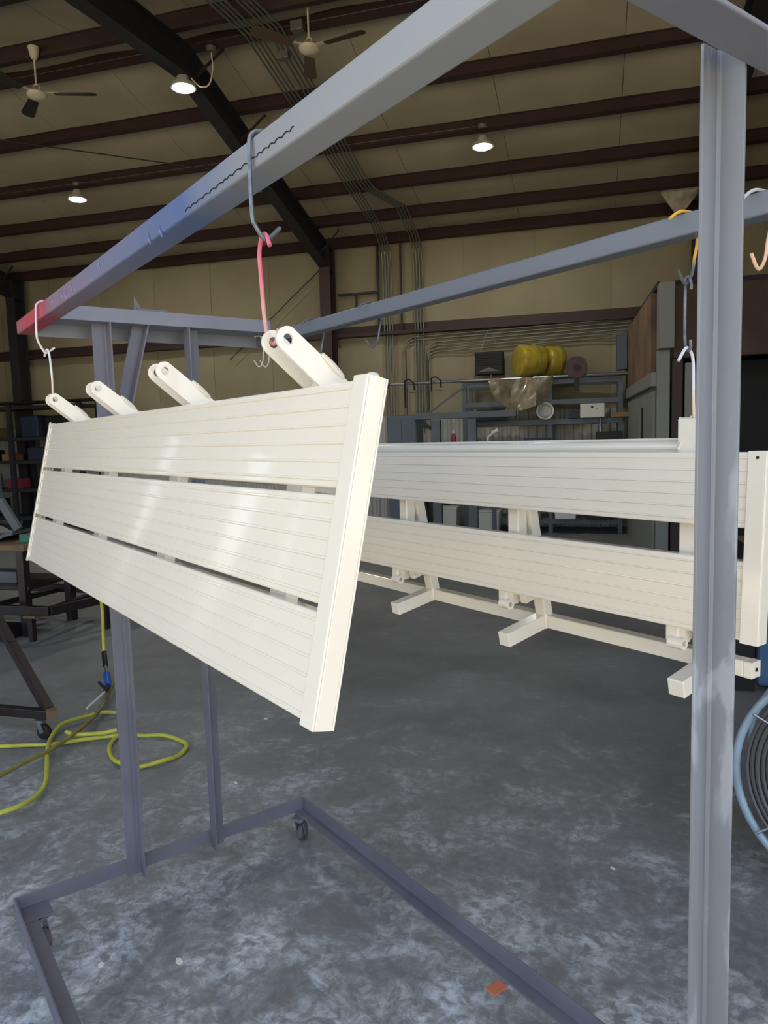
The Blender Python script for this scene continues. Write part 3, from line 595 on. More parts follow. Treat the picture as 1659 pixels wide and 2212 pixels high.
for x_, y_ in ((-4.48, 4.97), (-4.12, 5.45), (-5.45, 4.97), (-4.3, 5.83)): tfb((x_, y_, 0.0), (x_, y_, .24), .045, .045).build('leg', 'dark_steel', tf)
MB().box((-0.02, -0.28, 0.205), (0.1, -0.2, 0.225)).build('wood_block', 'wood', tf)
box_item('scrap_tray', 'flat black tray on the floor at the left edge under the low frame', 'tray', -4.95, 5.0, 0.0, 0.5, 0.2, 0.12, 'black')
# rolling cart with diagonal brace and caster
def caster(parent, off, p, zt, swivel=0.0, r=0.038, wm='rubber'):
    x_, y_ = p; c = Vector((x_, y_, 0)); d = Vector((math.cos(swivel), math.sin(swivel), 0)); sd_ = Vector((-d.y, d.x, 0))
    mb = MB(); mb.bar(c+Vector((0, 0, zt-0.004))-d*0.03, c+Vector((0, 0, zt-0.004))+d*0.03, 0.05, 0.008); mb.cyl(c+Vector((0, 0, zt-0.02)), c+Vector((0, 0, zt-0.008)), 0.02, 12)
    for sg in (-1, 1): mb.bar(c+sd_*0.018*sg+Vector((0, 0, zt-0.02)), c+sd_*0.018*sg+d*0.018+Vector((0, 0, r-0.004)), 0.004, 0.028, up=tuple(d))
    k = mb.build('caster', 'galv' if wm == 'rubber' else 'primer', parent, off)
    w_ = MB(); a = c+d*0.018+Vector((0, 0, r)); w_.tube([a-sd_*0.012, a-sd_*0.009, a+sd_*0.009, a+sd_*0.012], [r-0.004, r, r, r-0.004], 18); w_.build('wheel', wm, k, off, smooth=True)
    return k
ca_p = B(-2.9, 3.3, 0); ct = thing('rolling_cart', 'dark steel cart corner with a diagonal brace and blue grey caster at the left edge', 'cart', ca_p, 0)
def cb_(a, b, w_, h_): return MB().bar(B(*a), B(*b), w_, h_)
cb_((-4.1, 3.28, .135), (-2.87, 3.28, .135), .05, .05).build('bottom_rail', 'dark_steel', ct, ca_p, bevel=0.004)
cb_((-2.9, 3.3, .14), (-3.42, 3.62, .40), .05, .06).build('diagonal_brace', 'dark_steel', ct, ca_p, bevel=0.004)
cb_((-3.42, 3.62, .40), (-4.1, 4.05, .74), .05, .06).build('diagonal_brace', 'dark_steel', ct, ca_p, bevel=0.004)
cb_((-2.89, 3.26, .14), (-2.85, 3.3, .14), .05, .05).build('rail_end', 'wood', ct, ca_p)
cp = B(-2.93, 3.26, 0); caster(ct, ca_p, (cp.x, cp.y), 0.11, 0.7, 0.042)

# hoses
def hose(pts, z, m_, label, r=0.011):
    P = [Vector((a, b, z+0.004*math.sin(3*i))) for i, (a, b) in enumerate(pts)]
    P = smoothpath(P, 6); o = MB().tube(P, r, 8).build('air_hose', m_, off=P[0], smooth=True); return tag(o, label, 'hose')
hose([(-2.4, -0.5), (-1.874, 0.099), (-1.787, 0.218), (-1.704, 0.337), (-1.633, 0.458), (-1.585, 0.586), (-1.554, 0.7), (-1.5, 0.79), (-1.43, 0.88), (-1.353, 0.956), (-1.26, 1.005), (-1.143, 1.008), (-1.067, 0.941), (-1.034, 0.843), (-1.06, 0.726), (-1.152, 0.663), (-1.262, 0.654), (-1.375, 0.674), (-1.473, 0.721), (-1.527, 0.765)], 0.014, 'hose', 'bright yellow air hose looped on the floor around the left upright')
hose([(-0.93, -0.3), (-0.943, 0.039), (-0.945, 0.091), (-0.954, 0.174), (-1.027, 0.26), (-1.135, 0.315), (-1.322, 0.359), (-1.515, 0.4), (-1.713, 0.461), (-1.845, 0.539), (-1.9, 0.63), (-1.888, 0.775), (-1.849, 0.850)], 0.03, 'hose', 'yellow air hose curving along the floor to the bottom left corner')
hose([(-1.695, 0.534), (-1.62, 0.566), (-1.551, 0.684), (-1.535, 0.76)], 0.04, 'hose', 'short yellow hose bend inside the hose loop')
hose([(-1.15, -0.1), (-1.257, 0.081), (-1.301, 0.145), (-1.388, 0.28), (-1.491, 0.428), (-1.665, 0.606), (-1.916, 0.775), (-2.366, 0.987), (-2.8, 1.18)], 0.05, 'hose_old', 'faded olive air hose running straight past the left upright')
gp = Vector((-2.1, 0.87, 0.0)); gun = thing('blow_gun', 'air blow gun with blue fitting and steel nozzle on a yellow hose end', 'blow gun', gp, 0)
def gz(px_pts): return [Vector(p) for p in px_pts]
MB().tube(smoothpath([(-2.9, 1.06, 0.62), (-2.76, 1.04, 0.47), (-2.62, 1.0, 0.30), (-2.577, 0.987, 0.2)], 6), 0.011, 8).build('hose_end', 'hose', gun, gp, smooth=True)
MB().cyl((-2.577, 0.987, 0.2), (-2.42, 0.95, 0.155), 0.017, 10).build('rubber_sleeve', 'black', gun, gp, smooth=True)
MB().cyl((-2.42, 0.95, 0.155), (-2.33, 0.93, 0.125), 0.010, 10).build('coupler', 'galv', gun, gp, smooth=True)
MB().cyl((-2.33, 0.93, 0.125), (-2.15, 0.89, 0.105), 0.022, 12).build('blue_fitting', 'blue_plastic', gun, gp, smooth=True)
MB().tube([(-2.15, 0.89, 0.105), (-2.10, 0.87, 0.10), (-2.05, 0.84, 0.10)], 0.014, 8).build('body', 'black', gun, gp, smooth=True)
MB().cyl((-2.10, 0.86, 0.10), (-2.266, 0.865, 0.10), 0.009, 8).build('trigger', 'black', gun, gp, smooth=True)
MB().cyl((-2.05, 0.84, 0.10), (-1.90, 0.697, 0.075), 0.008, 8).build('nozzle', 'hook_white', gun, gp, smooth=True)

# ------------------------------------------------------------------ right side: reel, blue bin
rp = B(0.87, 2.62, 0.418); dr = thing('wire_coil', 'big round coil of dark wire in a pale blue rim beside the right upright', 'coil', rp, ANG+math.radians(-18))
MB().tube([(0.4*math.cos(a*math.pi/32), 0, 0.4*math.sin(a*math.pi/32)) for a in range(64)], 0.014, 10, closed=True).build('rim', 'rim_blue', dr, smooth=True)
for y_ in (0.24,): MB().tube([(0.38*math.cos(a*math.pi/32), y_, 0.38*math.sin(a*math.pi/32)) for a in range(64)], 0.014, 10, closed=True).build('rim', 'rim_blue', dr, smooth=True)
mb = MB()
for k in range(15):
    rr = 0.368-0.017*k; mb.tube([(rr*math.cos(a*math.pi/24), 0.02+0.004*math.sin(k*2.3), rr*math.sin(a*math.pi/24)) for a in range(48)], 0.0075, 6, closed=True)
o = mb.build('wire_turns', 'wire_dark', dr, smooth=True); o['kind'] = 'stuff'
MB().lathe([(0.1, 0.03), (0.37, 0.03), (0.37, 0.22), (0.1, 0.22)], axis='y', n=48).build('wire_pack', 'wire_dark', dr, smooth=True)
for a in (2.62, 3.75):
    MB().tube([(0.4*math.cos(a), -0.022, 0.4*math.sin(a)), (0.3*math.cos(a), -0.004, 0.3*math.sin(a)), (0.2*math.cos(a), 0.0, 0.2*math.sin(a))], 0.004, 5).build('tie_wire', 'galv', dr)
bn = bthing('blue_bin', 'blue plastic bin on the floor at the right edge behind the upright', 'bin', 1.22, 5.0, 0)
MB().box((-0.26, -0.25, 0.05), (0.5, 0.4, 0.62)).build('body', 'blue_bin', bn, bevel=0.02); MB().box((-0.24, -0.2, 0.62), (0.5, 0.38, 0.86)).build('contents', 'black', bn, bevel=0.03); MB().box((-0.28, -0.27, 0.86), (0.5, 0.4, 0.88)).build('lid', 'wood', bn)
MB().box((-0.4, -0.2, 0.0), (-0.27, -0.1, 0.55)).build('support_post', 'black', bn)

# small litter on the floor
for (x_, y_, sz, m_, lb, rot) in ((1.083, 1.085, 0.026, 'tag_orange', 'small orange square tag on the floor inside the rack base', 0.6), (0.262, 0.192, 0.016, 'flake', 'small pale yellow scrap on the floor near the front left of the rack base', 0.2), (0.398, 0.39, 0.018, 'flake', 'small white flake in the middle of the rack base', 0.9), (-0.607, 1.042, 0.012, 'flake', 'tiny white flake beyond the left rail of the rack base', 0.3), (0.918, 1.841, 0.012, 'flake', 'tiny white flake on the floor behind the rack', 0.1), (-1.244, 1.521, 0.018, 'flake', 'white flake on the floor below the bench panel corner', 0.5)):
    n = 5; mb = MB(); rn = random.Random(int(x_*1000)); 
    pts = [(sz*math.cos(2*math.pi*i/n+rot)*rn.uniform(.6, 1.1), sz*0.7*math.sin(2*math.pi*i/n+rot)*rn.uniform(.6, 1.1)) for i in range(n)] if m_ == 'flake' else [(-sz*.7, -sz), (sz*.7, -sz), (sz*.7, sz), (-sz*.7, sz)]
    mb.extrude(pts, (x_, y_, 0.0), (x_, y_, 0.003), (1, 0, 0), (0, 1, 0)); tag(mb.build('floor_scrap', m_, off=(x_, y_, 0)), lb, 'scrap')

# ================================================================== THE ROLLING RACK
RL = Vector((1.0, 0.55, 0.0))
rk = thing('rolling_rack', 'tall grey welded steel rolling rack with overspray, filling the foreground', 'rack', RL)
ZT, ZB = 2.004, 1.963; YF, YB = 0.154, 0.987; XE = 2.129
MB().box((-0.10, YF, ZB), (XE, YF+0.05, ZT)).build('front_beam', 'front_spray', rk, RL, bevel=0.004, seg=3)
MB().box((-0.10, YB, ZB), (XE, YB+0.046, ZT)).build('back_beam', 'end_spray', rk, RL, bevel=0.004, seg=3)
# ragged drips and paint curls on the front beam's side
rn = random.Random(5)
pts = []; x_ = 1.36
while x_ < 1.71:
    a_ = rn.uniform(0.012, 0.028)
    for k in range(4): pts.append((x_+a_*k/4, YF-0.0008, ZB+0.007+0.0035*math.sin(math.pi*k/4)+0.006*(x_-1.36)/0.35))
    x_ += a_
MB().tube(pts, 0.0007, 4).build('paint_crack', 'black', rk, RL)
for (x_, z_) in ((0.42, 1.985), (0.52, 1.982), (0.56, 1.975), (0.62, 1.98), (0.86, 1.985), (1.18, 1.968), (1.24, 1.967)):
    MB().tube([(x_, YF-0.0005, z_+0.012), (x_+0.006, YF-0.002, z_), (x_+0.012, YF-0.001, z_-0.012)], [0.0012, 0.003, 0.001], 5).build('paint_curl', 'front_spray', rk, RL)
# left end: top angle, rear angle with a turned-down leg
MB().extrude([(0.045, 0), (-0.02, 0), (-0.02, 0.005), (0.040, 0.005), (0.040, 0.045), (0.045, 0.045)], (0, YF+0.05, 1.999), (0, YB, 1.999), (1, 0, 0), (0, 0, 1)).build('end_beam', 'primer_light', rk, RL, bevel=0.001)
MB().extrude([(-0.02, 0), (-0.085, 0), (-0.085, -0.046), (-0.080, -0.046), (-0.080, -0.005), (-0.02, -0.005)], (0, YF+0.05, 2.004), (0, YB+0.046, 2.004), (1, 0, 0), (0, 0, 1)).build('end_beam', 'primer_light', rk, RL, bevel=0.001)
MB().extrude([(0, 0), (0.05, 0), (0.05, 0.006), (0.006, 0.006), (0.006, 0.045), (0, 0.045)], (2.078, YF+0.05, 1.998), (2.078, YB, 1.998), (1, 0, 0), (0, 0, 1)).build('end_beam', 'primer_light', rk, RL, bevel=0.0025, seg=3)
# uprights
def angle_post(y0, mirror, name='upright', m_='primer', zt=1.999, zb=0.097):
    la, th = 0.05, 0.005
    if not mirror: poly = [(0, y0), (0, y0+la), (la, y0+la), (la, y0+la-th), (th+0.006, y0+la-th), (th+0.0015, y0+la-th-0.0015), (th, y0+la-th-0.006), (th, y0)]
    else: poly = [(0, y0+la), (0, y0), (la, y0), (la, y0+th), (th+0.006, y0+th), (th+0.0015, y0+th+0.0015), (th, y0+th+0.006), (th, y0+la)]
    return MB().extrude(poly, (0, 0, zb), (0, 0, zt), (1, 0, 0), (0, 1, 0)).build(name, m_, rk, RL, bevel=0.0008)
angle_post(0.358, False); angle_post(0.668, True)
# diagonal brace between top beam and left upright
MB().extrude([(-0.022, 0), (0.022, 0), (0.022, 0.045), (0.017, 0.045), (0.017, 0.005), (-0.022, 0.005)], (-0.01, 0.523, 2.03), (-0.01, 0.385, 1.5), (0, 1, 0), (1, 0, 0)).build('diagonal_brace', 'primer', rk, RL)
mb = MB(); mb.extrude([(0, 0), (0.028, 0), (0.002, 0.045)], (0.03, 0.49, 2.044), (0.034, 0.49, 2.044), (0, 1, 0), (0, 0, 1)); mb.build('gusset_tip', 'primer', rk, RL)
MB().box((0.02, 0.50, 2.044), (0.044, 0.60, 2.05)).build('weld_plate', 'primer', rk, RL)
# near right upright
x0, y0, la, th = 2.040, 0.493, 0.035, 0.004
poly = [(0, 0), (0, la), (la, la), (la, la-th), (th+0.004, la-th), (th+0.0016, la-th-0.0012), (th+0.0006, la-th-0.003), (th-0.0014, la-th-0.0034), (th-0.0014, la-th-0.0046), (th, la-th-0.005), (th, 0)]
MB().extrude([(x0+a, y0+b) for a, b in poly], (0, 0, 0.097), (0, 0, 1.998+0.03), (1, 0, 0), (0, 1, 0)).build('upright', 'post_primer', rk, RL, bevel=0.0007)
# base rails
MB().extrude([(0, 0), (-0.05, 0), (-0.05, 0.005), (-0.005, 0.005), (-0.005, 0.052), (0, 0.052)], (0, 0, 0.108), (0, 1.072, 0.108), (1, 0, 0), (0, 0, 1)).build('base_rail', 'primer', rk, RL, bevel=0.001)
MB().extrude([(0, 0), (0.055, 0), (0.055, 0.006), (0.006, 0.006), (0.006, 0.052), (0, 0.052)], (0, 0, 0.108), (2.12, 0, 0.108), (0, 1, 0), (0, 0, 1)).build('base_rail', 'primer', rk, RL, bevel=0.001)
MB().extrude([(0, 0), (-0.046, 0), (-0.046, 0.006), (-0.006, 0.006), (-0.006, 0.052), (0, 0.052)], (0, 1.072, 0.108), (2.12, 1.072, 0.108), (0, 1, 0), (0, 0, 1)).build('base_rail', 'primer', rk, RL, bevel=0.001)
MB().extrude([(0, 0), (-0.05, 0), (-0.05, 0.005), (-0.005, 0.005), (-0.005, 0.052), (0, 0.052)], (2.12, 0, 0.108), (2.12, 1.072, 0.108), (1, 0, 0), (0, 0, 1)).build('base_rail', 'primer', rk, RL, bevel=0.001)
MB().box((0.006, 0.006, 0.114), (0.085, 0.10, 0.118)).build('caster_plate', 'primer', rk, RL)
for (p, sw) in (((0.05, 0.06), 0.4), ((0.035, 1.03), 2.2), ((2.08, 0.04), 0.0), ((2.08, 1.03), 0.0)): caster(rk, RL, p, 0.108, sw, 0.033, 'wheel_grey')

# ================================================================== FRONT BENCH PANEL
def slat_profile(width, th, beads, pitch, e0):
    """(v, n) polygon: front face with fine raised beads, n = 0 at the face, negative behind"""
    P = [(0.0, -0.003), (0.001, -0.0008), (0.003, 0.0)]
    for k in range(beads):
        v = e0+pitch*k
        P += [(v-0.0022, 0.0), (v-0.0016, 0.0012), (v+0.0009, 0.0013), (v+0.0012, -0.0009), (v+0.0022, 0.0)]
    P += [(width-0.003, 0.0), (width-0.001, -0.0008), (width, -0.003), (width, -th), (0.0, -th)]
    return P
TRp = Vector((1.803, 0.195, 1.675)); VD = Vector((0, -0.2226, -0.9749)); ND = Vector((0, -0.9749, 0.2226))
PL = Vector((0.95, 0.15, 1.262))
pn = thing('bench_panel', 'cream painted three slat bench panel hanging from the front beam by two hook chains', 'bench', PL)
X0, X1 = 0.092, 1.776
for k, (v0, v1) in enumerate(((0.003, 0.137), (0.1455, 0.2805), (0.2895, 0.4215))):
    mb = MB(); mb.extrude(slat_profile(v1-v0, 0.024, 6, 0.0229, 0.0098), Vector((X0, TRp.y, TRp.z))+VD*v0, Vector((X1, TRp.y, TRp.z))+VD*v0, VD, ND); mb.build('slat', 'cream', pn, PL)
def cap(x_a, x_b, xo):
    """end cap: channel whose flange laps the slat faces; xo = outer x"""
    mb = MB(); t = 0.003
    b0 = Vector((0, TRp.y, TRp.z))-VD*0.002
    prof_end = (0.0035, -0.028)
    def blk(xa, xb, n0, n1):
        c = [Vector((x, 0, 0))+b0+VD*v+ND*n for v in (0.0, 0.428) for n in (n0, n1) for x in (xa, xb)]
        mb.add(c, [(0, 1, 3, 2), (4, 6, 7, 5), (0, 4, 5, 1), (1, 5, 7, 3), (3, 7, 6, 2), (2, 6, 4, 0)])
    blk(min(x_a, x_b), max(x_a, x_b), 0.0035, 0.0003); blk(min(x_a, x_b), max(x_a, x_b), -0.0248, -0.028)
    blk(min(xo, xo+(t if xo < 1 else -t)), max(xo, xo+(t if xo < 1 else -t)), 0.0003, -0.0248)
    return mb.build('end_cap', 'cream', pn, PL, bevel=0.0012, seg=2)
cap(1.772, 1.803, 1.803); cap(0.086, 0.102, 0.086)
mb = MB(); b0 = Vector((0, TRp.y, TRp.z))
mb.tube([b0+Vector((1.775+0.028*u, 0, 0))+ND*(-0.012)-VD*(0.001+0.004*math.sin(math.pi*u)) for u in (0, .2, .4, .6, .8, 1)], [0.002, 0.0035, 0.004, 0.004, 0.0035, 0.002], 6); mb.build('cap_weld', 'cream', pn, PL, smooth=True)
# lug pairs and the back straps they are welded to
def lug(xc, x_plate, filled):
    H = Vector((0, 0.175, 1.736)); Ev = Vector((0, 0.262, 1.664)); ax = (Ev-H).normalized(); nx = Vector((0, -ax.z, ax.y)); R = 0.0175; rh = 0.0075; n = 20
    L = (Ev-H).length
    outer = []
    for i in range(n):
        a = 2*math.pi*i/n; ca, sa = math.cos(a), math.sin(a)
        if ca <= 0: q = ax*(R*ca)+nx*(R*sa)
        else: q = ax*(L if abs(sa) < 0.98 else L*0.5)+nx*(R*1.02*max(-1, min(1, sa*1.3)))
        outer.append(H+q)
    inner = [H+ax*(rh*math.cos(2*math.pi*i/n))+nx*(rh*math.sin(2*math.pi*i/n)) for i in range(n)]
    x_a, x_b = x_plate-0.0025, x_plate+0.0025
    vs = [v+Vector((x, 0, 0)) for x in (x_a, x_b) for ring in (outer, inner) for v in ring]
    fs = []
    for i in range(n):
        j = (i+1) % n
        fs += [(i, j, n+j, n+i), (2*n+j, 2*n+i, 3*n+i, 3*n+j), (i, 2*n+i, 2*n+j, j), (n+j, 3*n+j, 3*n+i, n+i)]
    return MB().add(vs, fs).build('lug_plate', 'cream', pn, PL, bevel=0.0006)
for xc in (0.245, 0.69, 1.145, 1.62):
    lug(xc, xc-0.021, False); lug(xc, xc+0.021, False)
    p = Vector((xc, 0.2415, 1.668)); MB().bar(p-Vector((0.018, 0, 0)), p+Vector((0.018, 0, 0)), 0.03, 0.022, up=(0, 0.58, 0.81)).build('lug_spacer', 'cream', pn, PL, bevel=0.002)
    MB().tube([Vector((xc+0.0235, 0.226+0.034*u, 1.7185-0.031*u)) for u in (0, .25, .5, .75, 1)], [0.003, 0.0045, 0.005, 0.0045, 0.003], 6).build('weld_bead', 'cream', pn, PL, smooth=True)
    b0 = Vector((xc, TRp.y, TRp.z)); MB().bar(b0+VD*0.004-ND*0.0345, b0+VD*0.42-ND*0.0345, 0.05, 0.02, up=tuple(ND)).build('back_strap', 'cream', pn, PL, bevel=0.002)
MB().bar(Vector((0.12, TRp.y, TRp.z))+VD*0.1-ND*0.054, Vector((1.74, TRp.y, TRp.z))+VD*0.1-ND*0.054, 0.018, 0.018, up=tuple(ND)).build('back_rail', 'cream', pn, PL)

# ================================================================== BACK BENCH (A-frame bench)
BL_ = Vector((1.1, 1.07, 1.09))
b2 = thing('frame_bench', 'cream painted two slat bench with legs and crossbar, hanging from the back beam', 'bench', BL_)
VD2 = Vector((0, -0.035, -0.9994)); ND2 = Vector((0, -0.9994, 0.035)); XL, XR = 0.2, 1.842
for z0, wd in ((1.557, 0.139), (1.356, 0.148)):
    mb = MB(); mb.extrude(slat_profile(wd, 0.028, 6, wd/5.95, wd*0.075), (XL, 1.0, z0), (XR, 1.0, z0), VD2, ND2); mb.build('slat', 'cream', b2, BL_)
mb = MB().box((1.838, 0.996, 1.208), (1.872, 0.9995, 1.559)).box((1.869, 0.9995, 1.208), (1.872, 1.027, 1.559)).box((1.838, 1.025, 1.208), (1.872, 1.028, 1.559)).box((1.838, 0.9995, 1.556), (1.869, 1.025, 1.559))
for q in mb.v: q.y -= 0.05*(1.557-q.z)
mb.build('end_cap', 'cream', b2, BL_, bevel=0.001)
MB().cyl((1.856, 0.9945, 1.547), (1.856, 0.997, 1.547), 0.0028, 10).build('bolt_hole', 'black', b2, BL_)
MB().box((XL-0.003, 0.996, 1.208), (XL+0.03, 1.032, 1.559)).build('end_cap', 'cream', b2, BL_, bevel=0.001)
for xc in (0.31, 0.765, 1.222, 1.70):
    MB().box((xc-0.018, 1.029, 1.196), (xc+0.018, 1.062, 1.555)).build('front_leg', 'cream', b2, BL_, bevel=0.003)
    MB().bar((xc+0.012, 1.052, 1.52), (xc+0.012, 1.132, 1.118), 0.034, 0.03, up=(0, -1, -0.2)).build('rear_leg', 'cream', b2, BL_, bevel=0.003)
    MB().bar((xc+0.008, 0.984, 1.087), (xc+0.008, 1.122, 1.113), 0.036, 0.036).build('foot_stub', 'cream', b2, BL_, bevel=0.002)
    MB().tube([(xc+0.027, 1.119, 1.132), (xc+0.028, 1.118, 1.115), (xc+0.027, 1.119, 1.096)], 0.005, 6).build('weld_bead', 'cream', b2, BL_, smooth=True)
    mb = MB(); mb.extrude([(1.004, 1.215), (1.004, 1.176), (1.014, 1.168), (1.045, 1.168), (1.06, 1.18), (1.06, 1.215)], (xc-0.03, 0, 0), (xc+0.0, 0, 0), (0, 1, 0), (0, 0, 1)); lb_ = mb.build('pivot_lug', 'cream', b2, BL_, bevel=0.003)
    mb = MB(); n = 16; q = Vector((0, 1.006, 1.174)); r1, r2_ = 0.0125, 0.0062
    vs = [q+Vector((x, r*math.cos(2*math.pi*i/n), r*math.sin(2*math.pi*i/n))) for x in (xc-0.02, xc+0.012) for r in (r1, r2_) for i in range(n)]; fs = []
    for i in range(n):
        j = (i+1) % n; fs += [(i, j, n+j, n+i), (2*n+j, 2*n+i, 3*n+i, 3*n+j), (i, 2*n+i, 2*n+j, j), (n+j, 3*n+j, 3*n+i, n+i)]
    mb.add(vs, fs).build('pivot_tube', 'cream', lb_, BL_, smooth=True)
    MB().bar((xc+0.02, 1.04, 1.186), (xc+0.02, 1.115, 1.205), 0.02, 0.028).build('tie_bar', 'cream', b2, BL_, bevel=0.002)
mb = MB(); mb.box((0.2, 1.12, 1.096), (1.772, 1.154, 1.130)); mb.build('crossbar', 'cream', b2, BL_, bevel=0.003)
mb = MB(); mb.box((1.772, 1.12, 1.0985), (1.79, 1.1235, 1.1275)).box((1.772, 1.1505, 1.0985), (1.79, 1.154, 1.1275)).box((1.772, 1.12, 1.096), (1.79, 1.154, 1.0985)).box((1.772, 1.12, 1.1275), (1.79, 1.154, 1.130)).box((1.7865, 1.1235, 1.0985), (1.79, 1.1505, 1.1275)); mb.build('crossbar_end', 'cream', b2, BL_, bevel=0.0008)
MB().cyl((1.789, 1.137, 1.113), (1.7915, 1.137, 1.113), 0.004, 10).build('end_hole', 'black', b2, BL_)
mb = MB(); mb.extrude([(1.030, 1.553), (1.062, 1.553), (1.062, 1.584), (1.058, 1.584), (1.058, 1.560), (1.036, 1.557)], (0.25, 0, 0), (1.70, 0, 0), (0, 1, 0), (0, 0, 1)); mb.build('top_rail', 'cream', b2, BL_)
MB().tube([(0.25, 1.045, 1.566), (1.70, 1.045, 1.566)], 0.013, 12).build('top_tube', 'cream', b2, BL_, smooth=True)
mb = MB(); xa, xb, ya, yb, za, zb_, t_ = 1.682, 1.73, 1.022, 1.066, 1.556, 1.622, 0.003
mb.box((xa, ya, za), (xb, ya+t_, zb_)).box((xa, yb-t_, za), (xb, yb, zb_+0.006)).box((xa, ya+t_, za), (xa+t_, yb-t_, zb_+0.003)).box((xb-t_, ya+t_, za), (xb, yb-t_, zb_)); mb.build('socket_tube', 'cream', b2, BL_, bevel=0.0008)
mb = MB(); mb.tube([(1.684, 1.021, 1.562), (1.692, 1.02, 1.575)], 0.004, 6); mb.build('weld_bead', 'cream', b2, BL_, smooth=True)

# ================================================================== HOOKS
def hook(pts, m_, label, group=None, r=0.0031, n=5):
    P = smoothpath(pts, n); o = MB().tube(P, r, 8).build('wire_hook', m_, off=P[0], smooth=True); return tag(o, label, 'hook', group)
def grad(name, z0, z1, c0, c1):
    m = bpy.data.materials.new(name); m.use_nodes = True; nn = m.node_tree; b = nn.nodes['Principled BSDF']; tc = nn.nodes.new('ShaderNodeTexCoord'); sp = nn.nodes.new('ShaderNodeSeparateXYZ')
    nn.links.new(tc.outputs['Object'], sp.inputs[0]); mr = nn.nodes.new('ShaderNodeMapRange'); mr.inputs['From Min'].default_value = z0; mr.inputs['From Max'].default_value = z1
    nn.links.new(sp.outputs[2], mr.inputs['Value']); cr = ramp(nn, [(0.0, c0), (0.35, c0), (0.65, c1), (1.0, c1)]); nn.links.new(mr.outputs[0], cr.inputs[0]); nn.links.new(cr.outputs[0], b.inputs['Base Color']); b.inputs['Roughness'].default_value = 0.45
    MATS[name] = m
grad('hook_pink_white', -0.1, 0.0, (222, 214, 204), (232, 178, 196))
grad('hook_pink', -0.12, 0.0, (206, 150, 140), (210, 110, 130))
grad('hook_yellow', -0.11, -0.03, (86, 90, 98), (226, 176, 62))
grad('hook_peach', -0.12, 0.0, (236, 196, 168), (196, 196, 198))
grad('hook_cream', -0.12, 0.0, (226, 200, 170), (214, 218, 224))
hook([(1.607, 0.195, 2.010), (1.606, 0.178, 2.0125), (1.605, 0.162, 2.0125), (1.605, 0.151, 2.004), (1.605, 0.1485, 1.985), (1.605, 0.148, 1.93), (1.605, 0.149, 1.899), (1.605, 0.152, 1.890), (1.605, 0.164, 1.874), (1.605, 0.173, 1.876), (1.605, 0.190, 1.891)], 'hook_grey', 'grey wire hook over the front beam, upper link of the middle chain')
hook([(1.618, 0.166, 1.862), (1.612, 0.167, 1.872), (1.603, 0.168, 1.8805), (1.592, 0.169, 1.881), (1.580, 0.171, 1.870), (1.573, 0.173, 1.855), (1.572, 0.175, 1.82), (1.575, 0.175, 1.785), (1.580, 0.175, 1.757), (1.588, 0.175, 1.740), (1.600, 0.175, 1.7345), (1.612, 0.175, 1.741), (1.617, 0.175, 1.753)], 'hook_pink', 'pink wire hook through the big front lug, lower link of the middle chain')
hook([(0.237, 0.195, 2.010), (0.236, 0.178, 2.0125), (0.235, 0.162, 2.0125), (0.235, 0.150, 2.003), (0.235, 0.1475, 1.985), (0.235, 0.145, 1.93), (0.235, 0.147, 1.903), (0.235, 0.163, 1.871), (0.235, 0.173, 1.873), (0.235, 0.190, 1.885)], 'hook_pink_white', 'pink to white wire hook over the front beam at its far left end')
hook([(0.215, 0.166, 1.862), (0.221, 0.167, 1.872), (0.230, 0.168, 1.878), (0.241, 0.170, 1.877), (0.248, 0.172, 1.862), (0.247, 0.175, 1.80), (0.243, 0.175, 1.76), (0.236, 0.175, 1.741), (0.226, 0.175, 1.735), (0.215, 0.175, 1.740), (0.208, 0.175, 1.755)], 'hook_cream', 'white wire hook through the far left lug, lower link of the left chain')
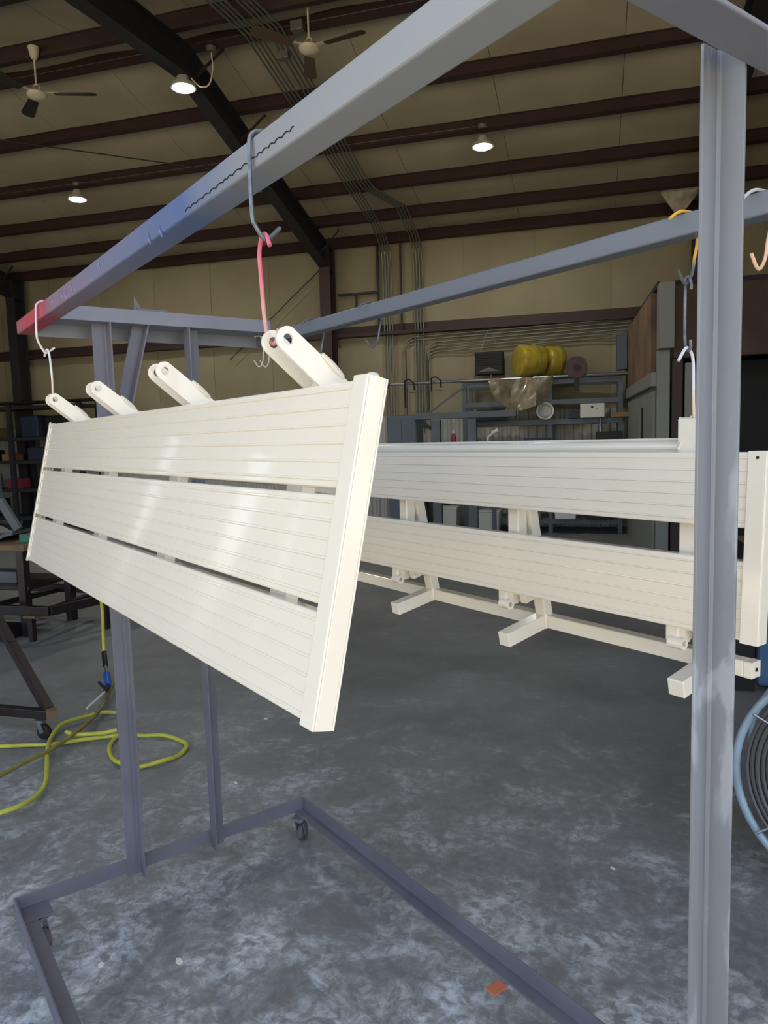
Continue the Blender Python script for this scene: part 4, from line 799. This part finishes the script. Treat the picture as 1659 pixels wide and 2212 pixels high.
def back_hook(x_, m_, label, ln=0.134):
    z1 = 2.012-ln; pts = [(x_-0.004, 0.957, 1.992), (x_-0.002, 0.974, 2.003), (x_, 0.992, 2.0090), (x_+0.002, 1.02, 2.0095), (x_+0.003, 1.036, 2.006), (x_+0.003, 1.0385, 1.985), (x_+0.002, 1.0375, 1.955), (x_+0.001, 1.031, z1+0.05), (x_, 1.025, z1+0.02), (x_, 1.008, z1), (x_, 0.995, z1+0.003), (x_, 0.978, z1+0.022)]
    return hook(pts, m_, label)
back_hook(0.666, 'hook_grey', 'empty wire hook on the back beam above the middle of the bench')
back_hook(1.846, 'hook_peach', 'empty peach wire hook on the back beam right of the upright')
back_hook(1.706, 'hook_yellow', 'yellow topped wire hook on the back beam left of the upright')
back_hook(0.33, 'hook_grey', 'wire hook on the back beam behind the big lug')
hook([(1.713, 1.012, 1.866), (1.7125, 1.012, 1.876), (1.708, 1.013, 1.8905), (1.7005, 1.014, 1.888), (1.6985, 1.015, 1.87), (1.6985, 1.015, 1.80), (1.7, 1.015, 1.765), (1.705, 1.015, 1.752), (1.711, 1.015, 1.757), (1.7115, 1.014, 1.772)], 'hook_dark', 'dark grey wire hook, middle link of the chain left of the upright', r=0.0029)
hook([(1.705, 0.985, 1.732), (1.705, 0.998, 1.747), (1.705, 1.010, 1.757), (1.705, 1.020, 1.7555), (1.706, 1.030, 1.742), (1.706, 1.034, 1.72), (1.706, 1.036, 1.66), (1.706, 1.038, 1.625), (1.705, 1.036, 1.6), (1.70, 1.03, 1.59)], 'hook_cream', 'cream wire hook dropping into the bench socket, lowest link left of the upright', r=0.0031)
for k, (x_, y_) in enumerate(((-0.03, 0.975), (-0.03, 1.0))):
    hook([(x_, y_-0.02, 1.992), (x_, y_, 1.9965), (x_+0.004, y_+0.012, 1.985), (x_+0.004, y_+0.012, 1.93), (x_, y_+0.008, 1.895), (x_, y_-0.008, 1.882), (x_, y_-0.026, 1.905)], 'hook_white', ['thin empty wire hook at the far left end behind the big lug, left of two', 'thin empty wire hook at the far left end behind the big lug, right of two'][k], r=0.0026)
